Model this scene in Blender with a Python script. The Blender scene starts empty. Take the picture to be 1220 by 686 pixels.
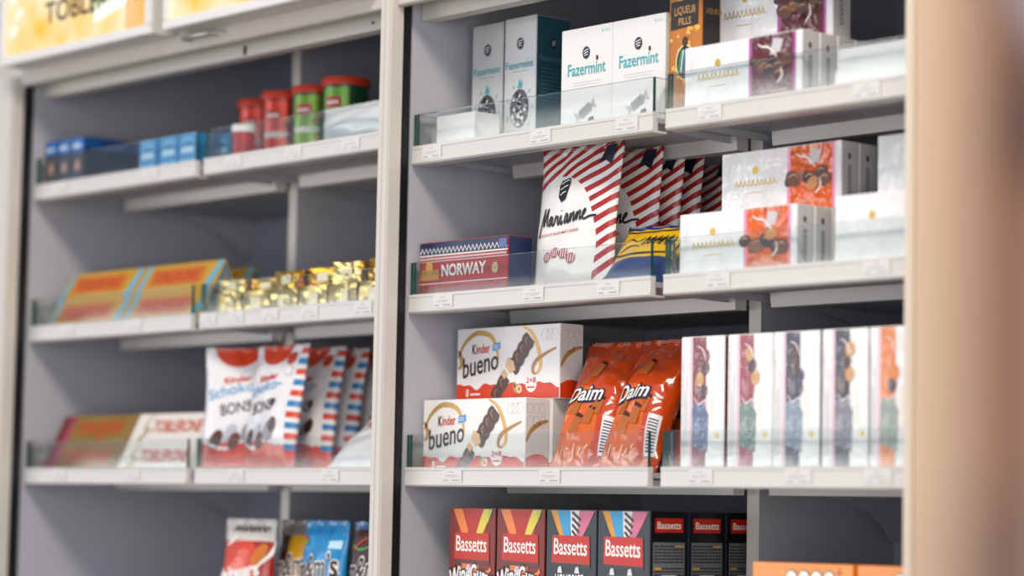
import bpy, bmesh, math, random
from mathutils import Vector, Matrix
S = bpy.context.scene
COL = S.collection
R = math.radians
random.seed(7)

# ------------------------------------------------------------------ camera
YAW, PITCH, ROLL, FPX = R(48.316), R(5.0465), R(1.0802), 3054.0
CAM = Vector((3.3, -2.7, 1.35))
fw = Vector((-math.sin(YAW)*math.cos(PITCH), math.cos(YAW)*math.cos(PITCH), math.sin(PITCH)))
rt = Vector((math.cos(YAW), math.sin(YAW), 0)); up = rt.cross(fw)
r2 = rt*math.cos(ROLL)+up*math.sin(ROLL); u2 = -rt*math.sin(ROLL)+up*math.cos(ROLL)
cd = bpy.data.cameras.new('camera'); cam = bpy.data.objects.new('camera', cd); COL.objects.link(cam)
m = Matrix((r2, u2, -fw)).transposed().to_4x4(); m.translation = CAM
cam.matrix_world = m
cd.sensor_width = 36; cd.sensor_fit = 'HORIZONTAL'; cd.lens = 36*FPX/1220
cd.clip_start = .05; cd.clip_end = 60
cd.dof.use_dof = True
cd.dof.focus_distance = (Vector((.33, .05, 1.6))-CAM).dot(fw)
cd.dof.aperture_fstop = 1.7
S.camera = cam

# ------------------------------------------------------------------ world, lights, exposure
w = bpy.data.worlds.new('world'); S.world = w; w.use_nodes = True
bg = w.node_tree.nodes['Background']; bg.inputs[0].default_value = (.62, .74, 1.0, 1); bg.inputs[1].default_value = .66

def area(name, loc, target, sx, sy, power, col):
    l = bpy.data.lights.new(name, 'AREA'); l.shape = 'RECTANGLE'; l.size = sx; l.size_y = sy
    l.energy = power; l.color = col
    o = bpy.data.objects.new(name, l); COL.objects.link(o); o.location = loc
    o.rotation_euler = (Vector(target)-Vector(loc)).to_track_quat('-Z', 'Y').to_euler()
    return o
area('hall_ceiling_lamp', (2.5, -2.9, 5.0), (-.1, 0, 1.6), 1.0, 1.0, 195, (1, .87, .72))
# daylight through the shop front across the hall (three rows of panes), plus added fill on the right
for z0, z1, p in ((.25, 1.58, 1.0), (1.75, 2.36, .8), (2.72, 3.10, .7)):
    area('shopfront_daylight_and_fill', (-5.4, -4.8, (z0+z1)/2), (-5.4, 0, (z0+z1)/2), 6.4, z1-z0, 95*p*(z1-z0), (1, .97, .93))
    area('shopfront_daylight_and_fill', (5.0, -4.2, (z0+z1)/2), (.8, 0, (z0+z1)/2), 6.0, z1-z0, 78*(z1-z0), (1, .95, .88))  # unseen fill added at right to brighten side panels and carton sides
S.view_settings.view_transform = 'Standard'; S.view_settings.look = 'None'
S.view_settings.exposure = -0.12; S.view_settings.gamma = 1; S.view_settings.use_curve_mapping = False

# ------------------------------------------------------------------ materials
def lin(h):
    h = h.lstrip('#'); o = []
    for i in (0, 2, 4):
        c = int(h[i:i+2], 16)/255; o.append(c/12.92 if c <= .04045 else ((c+.055)/1.055)**2.4)
    return (*o, 1)
MC = {}
def M(col, rough=.5, metal=0, coat=0, bump=None, spec=.5, var=0):
    key = (col, rough, metal, coat, bump, spec, var)
    if key in MC: return MC[key]
    mt = bpy.data.materials.new('paint_'+col.lstrip('#')); mt.use_nodes = True
    nt = mt.node_tree; b = nt.nodes['Principled BSDF']
    b.inputs['Base Color'].default_value = lin(col); b.inputs['Roughness'].default_value = rough
    b.inputs['Metallic'].default_value = metal; b.inputs['Coat Weight'].default_value = coat
    b.inputs['Coat Roughness'].default_value = .08; b.inputs['Specular IOR Level'].default_value = spec
    if bump or var:
        tc = nt.nodes.new('ShaderNodeTexCoord'); n = nt.nodes.new('ShaderNodeTexNoise')
        nt.links.new(tc.outputs['Object'], n.inputs['Vector'])
        n.inputs['Scale'].default_value = bump[0] if bump else 6; n.inputs['Detail'].default_value = 3
        if bump:
            bp = nt.nodes.new('ShaderNodeBump'); bp.inputs['Strength'].default_value = bump[1]; bp.inputs['Distance'].default_value = bump[2] if len(bump) > 2 else .004
            nt.links.new(n.outputs['Fac'], bp.inputs['Height'])
            if coat < 1: nt.links.new(bp.outputs['Normal'], b.inputs['Normal'])   # cellophane (coat 1) wrinkles over a flat print
            if coat: nt.links.new(bp.outputs['Normal'], b.inputs['Coat Normal'])
        if var:
            mx = nt.nodes.new('ShaderNodeMix'); mx.data_type = 'RGBA'; c = lin(col)
            mx.inputs['A'].default_value = c; mx.inputs['B'].default_value = tuple(x*(1-var) for x in c[:3])+(1,)
            nt.links.new(n.outputs['Fac'], mx.inputs['Factor']); nt.links.new(mx.outputs['Result'], b.inputs['Base Color'])
    MC[key] = mt
    return mt
def emit(name, col, strength):
    mt = bpy.data.materials.new(name); mt.use_nodes = True; nt = mt.node_tree
    b = nt.nodes['Principled BSDF']; b.inputs['Base Color'].default_value = (0, 0, 0, 1)
    b.inputs['Emission Color'].default_value = lin(col); b.inputs['Emission Strength'].default_value = strength
    return mt
class N:                                            # tiny node-expression helper
    def __init__(s, nt): s.nt = nt
    def m(s, op, a, b=None, c=None):
        n = s.nt.nodes.new('ShaderNodeMath'); n.operation = op
        for i, v in enumerate((a, b, c)):
            if v is None: continue
            if isinstance(v, (int, float)): n.inputs[i].default_value = v
            else: s.nt.links.new(v, n.inputs[i])
        return n.outputs[0]
    def mix(s, f, a, b):
        n = s.nt.nodes.new('ShaderNodeMix'); n.data_type = 'RGBA'
        for k, v in (('Factor', f), ('A', a), ('B', b)):
            if isinstance(v, (tuple, float, int)): n.inputs[k].default_value = v
            else: s.nt.links.new(v, n.inputs[k])
        return n.outputs['Result']
    def uv(s):
        t = s.nt.nodes.new('ShaderNodeUVMap'); x = s.nt.nodes.new('ShaderNodeSeparateXYZ')
        s.nt.links.new(t.outputs[0], x.inputs[0]); return x.outputs[0], x.outputs[1]
    def ell(s, u, v, cu, cv, ru, rv):               # 1 inside an ellipse
        a = s.m('POWER', s.m('ABSOLUTE', s.m('DIVIDE', s.m('SUBTRACT', u, cu), ru)), 2.0)
        b = s.m('POWER', s.m('ABSOLUTE', s.m('DIVIDE', s.m('SUBTRACT', v, cv), rv)), 2.0)
        return s.m('LESS_THAN', s.m('ADD', a, b), 1.0)
def glass_mat(name, tint, boost=1.0):
    mt = bpy.data.materials.new(name); mt.use_nodes = True; nt = mt.node_tree; nt.nodes.clear()
    out = nt.nodes.new('ShaderNodeOutputMaterial'); mx = nt.nodes.new('ShaderNodeMixShader')
    tr = nt.nodes.new('ShaderNodeBsdfTransparent'); tr.inputs[0].default_value = tint
    gl = nt.nodes.new('ShaderNodeBsdfGlossy'); gl.inputs['Roughness'].default_value = .03
    lw = nt.nodes.new('ShaderNodeLayerWeight'); lw.inputs['Blend'].default_value = .5; n = N(nt)   # Schlick reflectance, same from both sides of the pane
    nt.links.new(n.m('MULTIPLY', n.m('ADD', n.m('MULTIPLY', n.m('POWER', lw.outputs['Facing'], 5.0), .96), .043), boost), mx.inputs[0])
    nt.links.new(tr.outputs[0], mx.inputs[1]); nt.links.new(gl.outputs[0], mx.inputs[2]); nt.links.new(mx.outputs[0], out.inputs[0])
    return mt
def print_mat(name, fn, rough=.3, coat=.3, bump=(35, .25), metal=0, dist=.006):
    mt = bpy.data.materials.new(name); mt.use_nodes = True; nt = mt.node_tree; b = nt.nodes['Principled BSDF']
    n = N(nt); u, v = n.uv(); nt.links.new(fn(n, u, v), b.inputs['Base Color'])
    b.inputs['Roughness'].default_value = rough; b.inputs['Coat Weight'].default_value = coat; b.inputs['Coat Roughness'].default_value = .1
    b.inputs['Metallic'].default_value = metal
    tc = nt.nodes.new('ShaderNodeTexCoord'); ns = nt.nodes.new('ShaderNodeTexNoise'); ns.inputs['Scale'].default_value = bump[0]
    bp = nt.nodes.new('ShaderNodeBump'); bp.inputs['Strength'].default_value = bump[1]; bp.inputs['Distance'].default_value = dist
    nt.links.new(tc.outputs['Object'], ns.inputs['Vector']); nt.links.new(ns.outputs['Fac'], bp.inputs['Height'])
    nt.links.new(bp.outputs['Normal'], b.inputs['Normal']); nt.links.new(bp.outputs['Normal'], b.inputs['Coat Normal'])
    return mt

WHITE = M('#CFC9BF', .4, var=.04); WHITE2 = M('#E4E1DC', .3); PANEL = M('#B4B4BC', .55, var=.06)
BACK = M('#A8AFBB', .6, var=.06); BLACK = M('#0B0C0E', .5); STEEL = M('#B9B6B0', .3, .8); RAIL = M('#CFCCC6', .35)
GLASS = glass_mat('clear_glass', (.955, .975, .968, 1), 1.25); GEDGE = M('#1E4A45', .1, spec=.8); PAPER = M('#D9D7D3', .5); INK = M('#8E8C90', .6)
DARK = M('#16181C', .5); CELLO = (16, .9, .03)
CARD = M('#E6E4E1', .3, coat=.6); CARDC = M('#E9E8E6', .25, coat=1.0, bump=CELLO)
NAVY = M('#1B2238', .4); TEAL = M('#3AA6AC', .45)

# ------------------------------------------------------------------ mesh helpers
def mesh(name, verts, faces, mats, parent=None, smooth=False, midx=None, uvs=None):
    me = bpy.data.meshes.new(name); me.from_pydata(verts, [], faces)
    for k in (mats if isinstance(mats, (list, tuple)) else [mats]): me.materials.append(k)
    if midx: me.polygons.foreach_set('material_index', midx)
    if smooth: me.polygons.foreach_set('use_smooth', [True]*len(faces))
    if uvs:
        l = me.uv_layers.new(name='UVMap')
        for p in me.polygons:
            for li, vi in zip(p.loop_indices, p.vertices): l.data[li].uv = uvs[vi]
    me.update()
    o = bpy.data.objects.new(name, me); COL.objects.link(o); o.parent = parent
    return o
def boxgeo(x0, x1, y0, y1, z0, z1):
    v = [(x0, y0, z0), (x1, y0, z0), (x1, y1, z0), (x0, y1, z0), (x0, y0, z1), (x1, y0, z1), (x1, y1, z1), (x0, y1, z1)]
    f = [(0, 3, 2, 1), (4, 5, 6, 7), (0, 1, 5, 4), (1, 2, 6, 5), (2, 3, 7, 6), (3, 0, 4, 7)]
    return v, f
def boxo(name, x0, x1, y0, y1, z0, z1, mat, parent=None, bev=0, midx=None):
    v, f = boxgeo(x0, x1, y0, y1, z0, z1)
    o = mesh(name, v, f, mat, parent, midx=midx)
    if bev:
        bm = bmesh.new(); bm.from_mesh(o.data)
        bmesh.ops.bevel(bm, geom=bm.edges[:], offset=bev, segments=2, affect='EDGES', clamp_overlap=True)
        bm.to_mesh(o.data); bm.free(); o.data.update()
    return o
def prismx(name, prof, x0, x1, mat, parent=None, smooth=False):   # (y,z) outline swept along x
    n = len(prof)
    v = [(x0, y, z) for y, z in prof]+[(x1, y, z) for y, z in prof]
    f = [(i, i+n, (i+1) % n+n, (i+1) % n) for i in range(n)]+[tuple(range(n)), tuple(range(2*n-1, n-1, -1))]
    o = mesh(name, v, f, mat, parent)
    bm = bmesh.new(); bm.from_mesh(o.data); bmesh.ops.recalc_face_normals(bm, faces=bm.faces[:]); bm.to_mesh(o.data); bm.free()
    return o
def lathe(name, prof, mat, parent=None, seg=28, loc=(0, 0, 0), smooth=True):
    v = []; f = []; n = len(prof)
    for i in range(seg):
        a = 2*math.pi*i/seg
        for r, z in prof: v.append((loc[0]+r*math.cos(a), loc[1]+r*math.sin(a), loc[2]+z))
    for i in range(seg):
        j = (i+1) % seg
        for k in range(n-1): f.append((i*n+k, j*n+k, j*n+k+1, i*n+k+1))
    f.append(tuple(i*n for i in range(seg))[::-1]); f.append(tuple(i*n+n-1 for i in range(seg)))
    o = mesh(name, v, f, mat, parent)
    if smooth:
        o.data.polygons.foreach_set('use_smooth', [True]*(len(f)-2)+[False]*2)
        o.data.set_sharp_from_angle(angle=R(40))
    return o
def thing(name, label, cat, loc=(0, 0, 0), rz=0, group=None, rx=0, ry=0):
    o = bpy.data.objects.new(name, None); COL.objects.link(o); o.empty_display_size = .02
    o.location = loc; o.rotation_euler = (rx, ry, rz); o['label'] = label; o['category'] = cat
    if group: o['group'] = group
    return o
# print mappers: (u,v,k) in metres on a face -> local point; k = print layer
def front(u, v, k): return (u, -.00035*k, v)
def right(wd):
    return lambda u, v, k: (wd+.00035*k, u, v)
def cyl(r):
    return lambda u, v, k: ((r+.0004*k)*math.sin(u/r), -(r+.0004*k)*math.cos(u/r), v)
def patch(name, parent, mp, u0, u1, lo, hi, mat, k=1, nu=8, nv=4):
    lo_ = lo if callable(lo) else (lambda u: lo); hi_ = hi if callable(hi) else (lambda u: hi)
    v = []; f = []
    for i in range(nu+1):
        u = u0+(u1-u0)*i/nu; a, b = lo_(u), max(hi_(u), lo_(u))
        for j in range(nv+1): v.append(mp(u, a+(b-a)*j/nv, k))
    for i in range(nu):
        for j in range(nv):
            a = i*(nv+1)+j; f.append((a, a+nv+1, a+nv+2, a+1))
    return mesh(name, v, f, mat, parent)
def rect(name, parent, mp, u0, u1, v0, v1, mat, k=1, n=1):
    return patch(name, parent, mp, u0, u1, v0, v1, mat, k, n, n)
def ellipse(name, parent, mp, cu, cv, ru, rv, mat, k=1, n=12, tilt=0):
    c, s = math.cos(tilt), math.sin(tilt)
    mq = lambda u, v, kk: mp(cu+(u*c-v*s), cv+(u*s+v*c), kk)
    g = lambda u: rv*math.sqrt(max(0, 1-(u/ru)**2))
    v = []; f = []
    for r in (.001, .5, 1):
        for i in range(n+4):
            a = 2*math.pi*i/(n+4); v.append(mq(ru*r*math.cos(a), rv*r*math.sin(a), k))
    nn = n+4
    for q in range(2):
        for i in range(nn): f.append((q*nn+i, (q+1)*nn+i, (q+1)*nn+(i+1) % nn, q*nn+(i+1) % nn))
    return mesh(name, v, f, mat, parent)
def poly(name, parent, mp, pts, mat, k=1):
    return mesh(name, [mp(u, v, k) for u, v in pts], [tuple(range(len(pts)))], mat, parent)
def smoothpts(pts, n=6):
    out = []; P = [pts[0]]+list(pts)+[pts[-1]]
    for i in range(1, len(P)-2):
        for t in range(n):
            t /= n; o = []
            for c in range(2):
                a, b, d, e = P[i-1][c], P[i][c], P[i+1][c], P[i+2][c]
                o.append(.5*((2*b)+(d-a)*t+(2*a-5*b+4*d-e)*t*t+(3*b-a-3*d+e)*t**3))
            out.append(tuple(o))
    out.append(tuple(pts[-1])); return out
def strokes(name, parent, mp, lines, wd, mat, k=1, taper=False, sm=5):
    v = []; f = []
    for L in lines:
        P = smoothpts(L, sm) if sm else L
        base = len(v); n = len(P)
        for i, (x, y) in enumerate(P):
            a = P[max(0, i-1)]; b = P[min(n-1, i+1)]; dx, dy = b[0]-a[0], b[1]-a[1]; l = math.hypot(dx, dy) or 1
            ww = wd/2*(1 if not taper else .35+.65*math.sin(math.pi*(i+.5)/n))
            v.append(mp(x-dy/l*ww, y+dx/l*ww, k)); v.append(mp(x+dy/l*ww, y-dx/l*ww, k))
        for i in range(n-1): f.append((base+2*i+1, base+2*i+3, base+2*i+2, base+2*i))
    return mesh(name, v, f, mat, parent)
TC = {}
def strokes_each(name, parent, mp, lines, *a, **kw):
    for L in lines: strokes(name, parent, mp, [L], *a, **kw)
def text_geo(s, bold, shear, space):
    key = (s, bold, shear, space)
    if key not in TC:
        c = bpy.data.curves.new('t', 'FONT'); c.body = s; c.size = 1; c.offset = bold; c.shear = shear; c.space_character = space
        c.resolution_u = 3; c.fill_mode = 'FRONT'
        o = bpy.data.objects.new('t', c); me = bpy.data.meshes.new_from_object(o)
        vs = [(a.co.x, a.co.y) for a in me.vertices]; fs = [tuple(p.vertices) for p in me.polygons]
        xs = [a[0] for a in vs]; bpy.data.objects.remove(o); bpy.data.curves.remove(c); bpy.data.meshes.remove(me)
        x0 = min(xs); TC[key] = ([(a-x0, b) for a, b in vs], fs, max(xs)-x0)
    return TC[key]
def text(parent, s, mp, u, v, width, mat, k=2, height=None, bold=.015, shear=0, rot=0, space=1.0, arc=0, name='lettering'):
    """text whose left baseline point is (u,v); width fits the line, height = capital height"""
    vs, fs, wd = text_geo(s, bold, shear, space)
    sx = width/wd; sy = (height/.7) if height else sx
    c, q = math.cos(rot), math.sin(rot); out = []
    for a, b in vs:
        x, y = a*sx, b*sy
        if arc: y += arc*(1-(2*x/width-1)**2)
        out.append(mp(u+x*c-y*q, v+x*q+y*c, k))
    return mesh(name, out, fs, mat, parent)
def copy_tree(o, loc=None, rz=None, label=None, parent=None):
    c = o.copy(); COL.objects.link(c); c.parent = parent
    if loc: c.location = loc
    if rz is not None: c.rotation_euler.z = rz
    if label: c['label'] = label
    for ch in KIDS.get(o.name, None) or [x for x in bpy.data.objects if x.parent == o]: copy_tree(ch, parent=c)
    return c
KIDS = {}

# ------------------------------------------------------------------ setting
def struct(o): o['kind'] = 'structure'; return o
struct(boxo('floor', -6, 6.5, -6, 1.0, -.1, 0, M('#8C857C', .35, var=.1)))
struct(boxo('wall_back', -6, 6.5, .62, .72, 0, 3.4, M('#CDC3B6', .7, var=.05)))

ZR = (1.931, 1.682, 1.396); ZL = (1.966, 1.680, 1.396)     # bottoms of the shelf rails
TOPZ, BASEZ, BK = 2.42, 1.075, .535
def cabinet(label, x0, xm, x1, left):
    c = thing('display_cabinet', label, 'cabinet', (x0, 0, 0)); o = x0
    P = lambda n, a, b, y0, y1, z0, z1, mt, bev=0: boxo(n, a-o, b-o, y0, y1, z0, z1, mt, c, bev)
    P('back_panel', x0, x1, BK, BK+.015, .1, TOPZ, BACK)
    P('partition', xm-.0125, xm+.0125, .215, BK, BASEZ, TOPZ, [PANEL, WHITE], 0).data.polygons[2].material_index = 1
    P('top_panel', x0, x1, -.02, BK, TOPZ, TOPZ+.03, PANEL)
    P('bottom_shelf', x0, x1, .0, BK, BASEZ+.026, BASEZ+.054, PANEL)
    P('bottom_rail', x0+.005, x1-.005, -.008, -.0005, BASEZ+.02, BASEZ+.056, RAIL, .002)
    P('plinth', x0, x1, -.03, BK, 0, .1, WHITE)
    P('lower_front', x0+.005, x1-.005, -.02, 0, .1, BASEZ+.015, WHITE)
    if left:
        P('side_panel', x0-.03, x0, .0, BK, .1, TOPZ, PANEL)
        P('frame_post', x0-.20, x0-.002, -.052, 0, .0, 2.212, WHITE, .004)
    else:
        P('side_panel', x0-.03, x0, .0, BK, .1, TOPZ, PANEL)
        P('frame_post', x0-.030, x0-.001, -.047, -.0165, .0, 2.6, WHITE, .003)
        P('frame_groove', x0-.017, x0-.015, -.0475, -.046, .0, 2.6, M('#B5B0A8', .5))
        P('side_panel', x1, x1+.03, .0, BK, .1, TOPZ, PANEL)
        P('frame_post', 1.106, 1.1215, -.049, -.0, .0, 2.6, M('#D6C6B4', .45), .003)
        P('end_panel', 1.1225, 1.42, -.046, -.03, .0, 2.6, M('#C9AC8E', .5), .002)
    P('gasket', x0-.012, x0+.0004, -.0175 if not left else -.024, -.004, .0, 2.26, BLACK)
    # roller-shutter bottom rail parked under the fascia
    rail = prismx('shutter_rail', [(.018, 2.176), (.045, 2.176), (.045, 2.225), (.020, 2.225), (.018, 2.222)], x0+.003-o, x1-.003-o, WHITE, c)
    fa = P('fascia', x0+.001, x1+(.004 if left else -.08), -.036, -.018, 2.194, 2.6, M('#C4BCB1', .45), .002)
    return c, rail, fa
cabL, railL, faL = cabinet('white shop cabinet under the lit yellow signs, left of the central post', -1.2, -.606, -.032, True)
cabR, railR, faR = cabinet('white shop cabinet right of the central post, nearest the camera', .005, .594, 1.185, False)
# keyhole and screw of the left shutter rail, pull handle
ell0 = lathe('keyhole', [(.0, 0), (.006, 0), (.006, .002), (0.0, .002)], DARK, cabL, 14)
ell0.rotation_euler.x = R(90); ell0.location = (.70, .0182, 2.188); ell0.scale = (.8, 1.6, 1)
sc = lathe('screw', [(.0, 0), (.0028, 0), (.0028, .002), (0.0, .002)], DARK, cabL, 10)
sc.rotation_euler.x = R(90); sc.location = (1.075, .0182, 2.19)
def tube(name, pts, r, mat, parent, seg=10):
    v = []; f = []; n = len(pts)
    for i, p in enumerate(pts):
        p = Vector(p); d = (Vector(pts[min(n-1, i+1)])-Vector(pts[max(0, i-1)])).normalized()
        a = d.orthogonal().normalized() if abs(d.z) > .95 else d.cross(Vector((0, 0, 1))).normalized(); b = d.cross(a)
        for k in range(seg):
            t = 2*math.pi*k/seg; v.append(tuple(p+a*(r*math.cos(t))+b*(r*math.sin(t))))
    for i in range(n-1):
        for k in range(seg): f.append((i*seg+k, i*seg+(k+1) % seg, (i+1)*seg+(k+1) % seg, (i+1)*seg+k))
    f.append(tuple(range(seg))); f.append(tuple(range(n*seg-1, (n-1)*seg-1, -1)))
    return mesh(name, v, f, mat, parent, True)
tube('pull_handle', [(.60, -.03, 2.212), (.60, -.05, 2.212), (.606, -.056, 2.212), (.65, -.058, 2.212), (.694, -.056, 2.212), (.70, -.05, 2.212), (.70, -.03, 2.212)], .0045, STEEL, cabL)

# ------------------------------------------------------------------ shelves
def bracket_prof(zb):
    return [(.06, zb+.012), (.06, zb+.004), (.25, zb+.0), (.34, zb-.008), (.415, zb-.02), (.46, zb-.036), (.49, zb-.055), (.51, zb-.078), (.534, zb-.078), (.534, zb+.012)]
def shelf(label, x0, x1, zb, labels):
    s = thing('glass_front_shelf', label, 'shelf', (x0, 0, zb), group='glass fronted shelves'); L = x1-x0
    boxo('shelf_board', 0, L, .010, .53, .012, .0198, PANEL, s)
    rl = prismx('front_rail', [(0, 0), (.0, .0225), (-.001, .0285), (.011, .0285), (.011, .0), (.03, .0), (.03, -.003), (.002, -.003)], 0, L, RAIL, s)
    boxo('rail_ridge', .001, L-.001, -.0012, .0005, .0235, .0255, RAIL, s)
    boxo('rail_lip', .001, L-.001, -.0015, .0005, -.0005, .0035, RAIL, s)
    g = boxo('front_glass', .002, L-.002, .0015, .0075, .0287, .082, [GLASS, GEDGE], s)
    for i, p in enumerate(g.data.polygons): p.material_index = 0 if i in (2, 4) else 1
    for e in (0.0025, L-.0085):
        g = boxo('side_glass', e, e+.006, .0078, .055, .0287, .082, [GLASS, GEDGE], s)
        for i, p in enumerate(g.data.polygons): p.material_index = 0 if i in (3, 5) else 1
    prismx('support_channel', [(.185, .0118), (.188, -.010), (.212, -.010), (.212, .0118)], .045, L-.002, RAIL, s)
    boxo('under_tray', .03, L-.025, .2122, .53, .001, .0118, PANEL, s)
    for e in (.014, L-.017): prismx('bracket', [(y, z-zb+.0) for y, z in bracket_prof(zb)], e, e+.003, PANEL, s)
    for lx in labels:
        u = lx-x0
        pl = boxo('price_label', u-.024, u+.024, -.0022, -.0014, .0035, .0235, PAPER, s)
        v = []; f = []
        for (a, b, zz, t) in ((-.006, .006, .020, .0011), (-.016, .016, .0145, .0009), (-.014, .012, .0122, .0006), (-.02, -.008, .0065, .0018), (.002, .02, .0065, .0018)):
            k = len(v); n = max(2, int((b-a)/.004))
            for i in range(n):
                xa = a+(b-a)*i/n; xb = xa+(b-a)/n*.72; k = len(v)
                v += [(u+xa, -.00235, zz), (u+xb, -.00235, zz), (u+xb, -.00235, zz+t), (u+xa, -.00235, zz+t)]; f.append((k, k+1, k+2, k+3))
        mesh('label_print', v, f, INK, pl)
    return s
shelf('top shelf of the right cabinet, left half, holding pale mint cartons', .010, .580, ZR[0], (.063, .33, .525))
shelf('top shelf of the right cabinet, right half, stacked with white and maroon boxes', .607, 1.177, ZR[0], (.70, 1.0))
shelf('middle shelf of the right cabinet, left half, under the red striped bags', .010, .580, ZR[1], (.10, .32, .49))
shelf('middle shelf of the right cabinet, right half, under white and orange boxes', .607, 1.177, ZR[1], (.72, 1.02))
shelf('lower shelf of the right cabinet, left half, with white wafer boxes and orange bags', .010, .580, ZR[2], (.132, .365))
shelf('lower shelf of the right cabinet, right half, with five upright cellophane boxes', .607, 1.177, ZR[2], (.69, .88, 1.025))
shelf('top shelf of the left cabinet, left half, with small blue boxes', -1.19, -.622, ZL[0], (-1.09, -.77))
shelf('top shelf of the left cabinet, right half, with red and green tins', -.596, -.034, ZL[0], (-.50, -.32, -.155))
shelf('middle shelf of the left cabinet, left half, with yellow triangular bars', -1.19, -.622, ZL[1], (-1.05, -.81))
shelf('middle shelf of the left cabinet, right half, with gold wrapped blocks', -.596, -.034, ZL[1], (-.565, -.48, -.375, -.26, -.11))
shelf('lower shelf of the left cabinet, left half, with brown and white bars', -1.19, -.622, ZL[2], (-1.06, -.80))
shelf('lower shelf of the left cabinet, right half, with white and red bags', -.596, -.034, ZL[2], (-.465, -.19))
R1, R2, R3, R4 = ZR[0]+.02, ZR[1]+.02, ZR[2]+.02, BASEZ+.0542
L1, L2, L3, L4 = ZL[0]+.02, ZL[1]+.02, ZL[2]+.02, BASEZ+.0542

# ------------------------------------------------------------------ lit signs
def sign_face(name, seed):
    mt = bpy.data.materials.new(name); mt.use_nodes = True; nt = mt.node_tree; b = nt.nodes['Principled BSDF']; n = N(nt)
    u, v = n.uv()
    ns = nt.nodes.new('ShaderNodeTexNoise'); ns.inputs['Scale'].default_value = 2.1
    tc = nt.nodes.new('ShaderNodeUVMap'); mpn = nt.nodes.new('ShaderNodeMapping'); mpn.inputs['Location'].default_value = (seed, seed*2, 0); mpn.inputs['Scale'].default_value = (1.6, .8, 1)
    nt.links.new(tc.outputs[0], mpn.inputs[0]); nt.links.new(mpn.outputs[0], ns.inputs['Vector'])
    f = n.m('MULTIPLY', n.m('SUBTRACT', ns.outputs['Fac'], .36), 3.4); f = n.m('MINIMUM', n.m('MAXIMUM', f, 0), 1)
    c = n.mix(f, lin('#FFC21A'), lin('#FFF8DC'))
    c = n.mix(n.m('MULTIPLY', n.m('GREATER_THAN', u, .86), .55), c, lin('#F79A05'))
    nt.links.new(c, b.inputs['Emission Color']); b.inputs['Base Color'].default_value = (.1, .06, .01, 1)
    b.inputs['Emission Strength'].default_value = 1.05; b.inputs['Roughness'].default_value = .2
    return mt
def sign(label, x0, x1, seed):
    s = thing('light_box_sign', label, 'sign', (x0, -.095, 2.222)); L = x1-x0; Hh = .30; fr = .018
    boxo('housing', .002, L-.002, .006, .057, .002, Hh-.002, M('#C9C5BE', .4), s)
    fm = WHITE2
    boxo('frame_bar', 0, L, -.004, .008, 0, fr, fm, s, .002); boxo('frame_bar', 0, L, -.004, .008, Hh-fr, Hh, fm, s, .002)
    boxo('frame_bar', 0, fr, -.004, .008, fr, Hh-fr, fm, s, .002); boxo('frame_bar', L-fr, L, -.004, .008, fr, Hh-fr, fm, s, .002)
    mesh('lit_panel', [(fr, .001, fr), (L-fr, .001, fr), (L-fr, .001, Hh-fr), (fr, .001, Hh-fr)], [(0, 1, 2, 3)], sign_face('lit_sign_print', seed), s,
         uvs=[(0, 0), (1, 0), (1, 1), (0, 1)])
    return s
sg = sign('lit yellow light box sign with dark lettering at the top left corner', -1.18, -.642, 3.1)
sm_ = lambda u, v, k: (u, .001-.0004*k, v)
text(sg, 'TOBLERONE', sm_, .165, .066, .36, emit('sign_ink', '#5A3A10', .35), 2, height=.042, bold=.02, rot=R(1))
strokes('sign_script', sg, sm_, [[(.345+.018*i, .045+.004*i), (.350+.018*i, .075+.004*i), (.357+.018*i, .05+.004*i), (.363+.018*i, .062+.004*i)] for i in range(6)], .006, emit('sign_white', '#FFFFFF', 1.4), 3)
poly('sign_leaf', sg, sm_, [(.33, .06), (.39, .07), (.43, .12), (.42, .2), (.37, .2), (.345, .12)], emit('sign_mint', '#DDE7A0', .85), 1)
for i, (a, b, sz) in enumerate(((.03, .05, .03), (.05, .085, .028), (.028, .12, .03), (.06, .14, .026), (.035, .175, .03))):
    poly('sign_shard', sg, sm_, [(a, b), (a+sz, b+.012), (a+sz*1.1, b+sz), (a+.006, b+sz*.8)], emit('sign_shard', '#FFF6E6', 1.2), 1)
sign('lit yellow light box sign above the tins, mostly cut off by the top edge', -.600, -.038, 7.7)

# ------------------------------------------------------------------ cartons
def carton(name, label, loc, size, mat, rz=0, group=None, sidemat=None, cat='box', topmat=None):
    wd, d, h = size
    t = thing(name, label, cat, loc, rz, group)
    b = boxo('carton_body', 0, wd, 0, d, 0, h, [mat, sidemat or mat, topmat or mat], t)
    b.data.polygons[3].material_index = 1; b.data.polygons[5].material_index = 1; b.data.polygons[1].material_index = 2
    bm = bmesh.new(); bm.from_mesh(b.data)
    bmesh.ops.bevel(bm, geom=bm.edges[:], offset=.0011, segments=2, affect='EDGES'); bm.to_mesh(b.data); bm.free()
    # closing flap seam on top, as on a folded carton
    mesh('flap_seam', [(.003, d*.12, h+.0003), (wd-.003, d*.12, h+.0003), (wd-.003, d*.12+.0008, h+.0003), (.003, d*.12+.0008, h+.0003)], [(0, 1, 2, 3)], M('#8C8C8C', .6), t)
    return t
def fz_logo(t, mp, cu, cv, r, k=2):
    ellipse('emblem', t, mp, cu, cv, r, r*1.18, NAVY, k)
    strokes('emblem_mark', t, mp, [[(cu-r*.6, cv+r*.25), (cu, cv+r*.5), (cu+r*.65, cv+r*.62)], [(cu-r*.6, cv-r*.2), (cu, cv+r*.02), (cu+r*.6, cv+r*.12)], [(cu-r*.4, cv-r*.6), (cu, cv-r*.4), (cu+r*.5, cv-r*.4)]], r*.17, CARD, k+1)

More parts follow.
